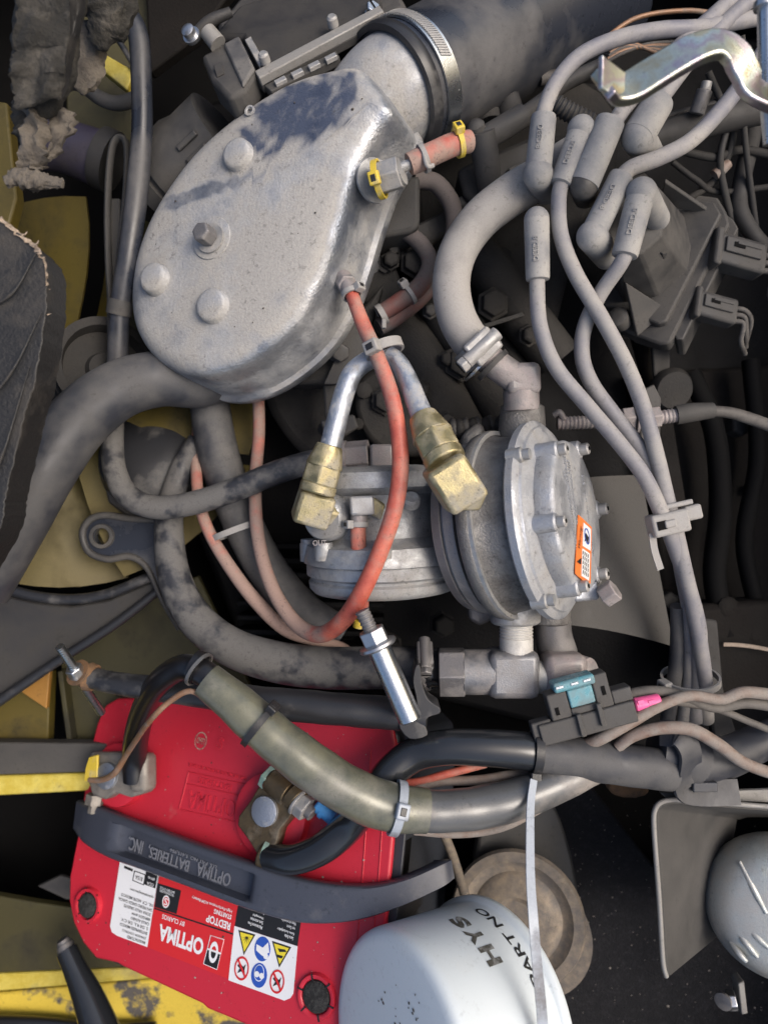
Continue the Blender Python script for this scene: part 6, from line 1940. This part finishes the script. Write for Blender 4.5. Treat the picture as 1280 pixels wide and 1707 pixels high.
for i, pts in enumerate(([(1120, 270, -120), (1160, 300, -130), (1200, 320, -150), (1320, 306, -150)], [(1180, 120, -60), (1210, 200, -90), (1200, 280, -120), (1232, 420, -190)], [(1130, 250, -110), (1190, 262, -120), (1240, 250, -130), (1330, 270, -140)], [(1236, 60, -40), (1244, 140, -60), (1240, 220, -90), (1262, 400, -180)], [(1150, 330, -150), (1190, 300, -140), (1216, 250, -120), (1226, 180, -100)], [(1070, 205, -80), (1130, 190, -85), (1200, 170, -85), (1290, 140, -85)])):
    tube('wire', [(*p, 5 + (i % 3)) for p in pts], 'plastic_dark' if i % 2 else 'block_grey', rw, n=10)
tube('tape_joint', [(1190, 292, -128, 9), (1202, 282, -126, 10), (1214, 272, -124, 8)], 'wire_brown', rw, n=10)
sv = thing('steering_valve', 'dark dusty valve housing low beside the lower wire bundle', 'valve', pt(1200, 1120, -240))
prism('housing', [(1150, 1010), (1290, 1000), (1290, 1160), (1200, 1200), (1150, 1150)], 'block_brown', sv, z=-210, th=80, bevel=12)
for (x, y, r) in ((1206, 1012, 18), (1250, 1060, 14), (1180, 1090, 12)):
    lathe('cap_screw', [(0, r), (14, r), (17, r * .7)], pt(x, y, -230), V((.1, .1, 1)), 'block_brown', sv, n=12)
tube('hydraulic_pipe', [(1150, 620, -250, 16), (1190, 720, -250, 17), (1200, 850, -250, 18), (1190, 960, -240, 18), (1210, 1060, -230, 18)], 'pit_black', sv, n=16)
tube('hydraulic_pipe', [(1250, 600, -260, 14), (1262, 760, -262, 14), (1240, 900, -260, 14), (1262, 1020, -250, 14)], 'pit_black', sv, n=16)
rp = thing('rust_lip', 'rusty bright sheet lip at the right edge below the valve housing', 'sheet edge', pt(1240, 1075, -180))
strip('lip', [pt(1205, 1074, -190), pt(1240, 1076, -186), pt(1300, 1086, -180)], 7, 4, 'torn_edge', rp)
fm = thing('foam_scrap', 'brown rust-stained scrap below the dusty cable', 'scrap', pt(1060, 1320, -150))
prism('scrap', [(1016, 1306), (1060, 1300), (1084, 1320), (1060, 1332), (1022, 1326)], 'rust_brown', fm, z=-130, th=30, bevel=6, sm=2)


def grit(parent, places, mat, name='grit', smin=.7, smax=2.2, seed=1):
    """loose crumbs lying on a surface: far too many to pick apart, one mesh"""
    rg_ = random.Random(seed)
    vs, fs = [], []
    for p, nn in places:
        s = rg_.uniform(smin, smax) * (1 if rg_.random() < .85 else 1.8)
        e1, e2 = perp(nn)
        b = len(vs)
        k = 5
        for i in range(k):
            a = 2 * math.pi * i / k
            r = s * rg_.uniform(.5, 1.2)
            vs.append(p + (e1 * math.cos(a) + e2 * math.sin(a)) * r)
        vs.append(p + nn * s * rg_.uniform(.4, .9))
        fs += [(b + i, b + (i + 1) % k, b + k) for i in range(k)]
        fs.append(tuple(b + i for i in range(k))[::-1])
    o = mk(name, vs, fs, mat, parent, smooth=False)
    o['kind'] = 'stuff'
    return o


M('crumb_pale', (.30, .27, .24), .9)
M('crumb_dark', (.05, .045, .04), .9)


def inside(x, y, poly):
    c = False
    for i in range(len(poly)):
        (x0, y0), (x1, y1) = poly[i], poly[i - 1]
        if (y0 > y) != (y1 > y) and x < (x1 - x0) * (y - y0) / (y1 - y0) + x0:
            c = not c
    return c


rg2 = random.Random(77)
pl1, pl2 = [], []
while len(pl1) < 150:
    x, y = rg2.uniform(115, 660), rg2.uniform(1170, 1700)
    if inside(x, y, lid_ol):
        (pl1 if rg2.random() < .65 else pl2).append((bp_(x, y, .4), bn))
grit(bat, pl1, 'crumb_pale', smax=1.5, seed=3)
grit(bat, pl2, 'crumb_dark', smax=1.9, seed=4)
fp = bpy.data.objects['floor_pan']
pl3 = [(pt(rg2.uniform(930, 1270), rg2.uniform(1330, 1705), -329), Z_) for _ in range(220)]
grit(fp, pl3, 'crumb_pale', smin=.5, smax=1.7, seed=5)
inner = [(p.x, p.y) for p in base_in]
pl4 = []
while len(pl4) < 60:
    x, y = rg2.uniform(225, 640), rg2.uniform(110, 620)
    if inside(x, y, inner):
        pl4.append((on_cover(x, y, 2.5), NB))
grit(ic, pl4, 'crumb_dark', smin=.6, smax=2.2, seed=6)
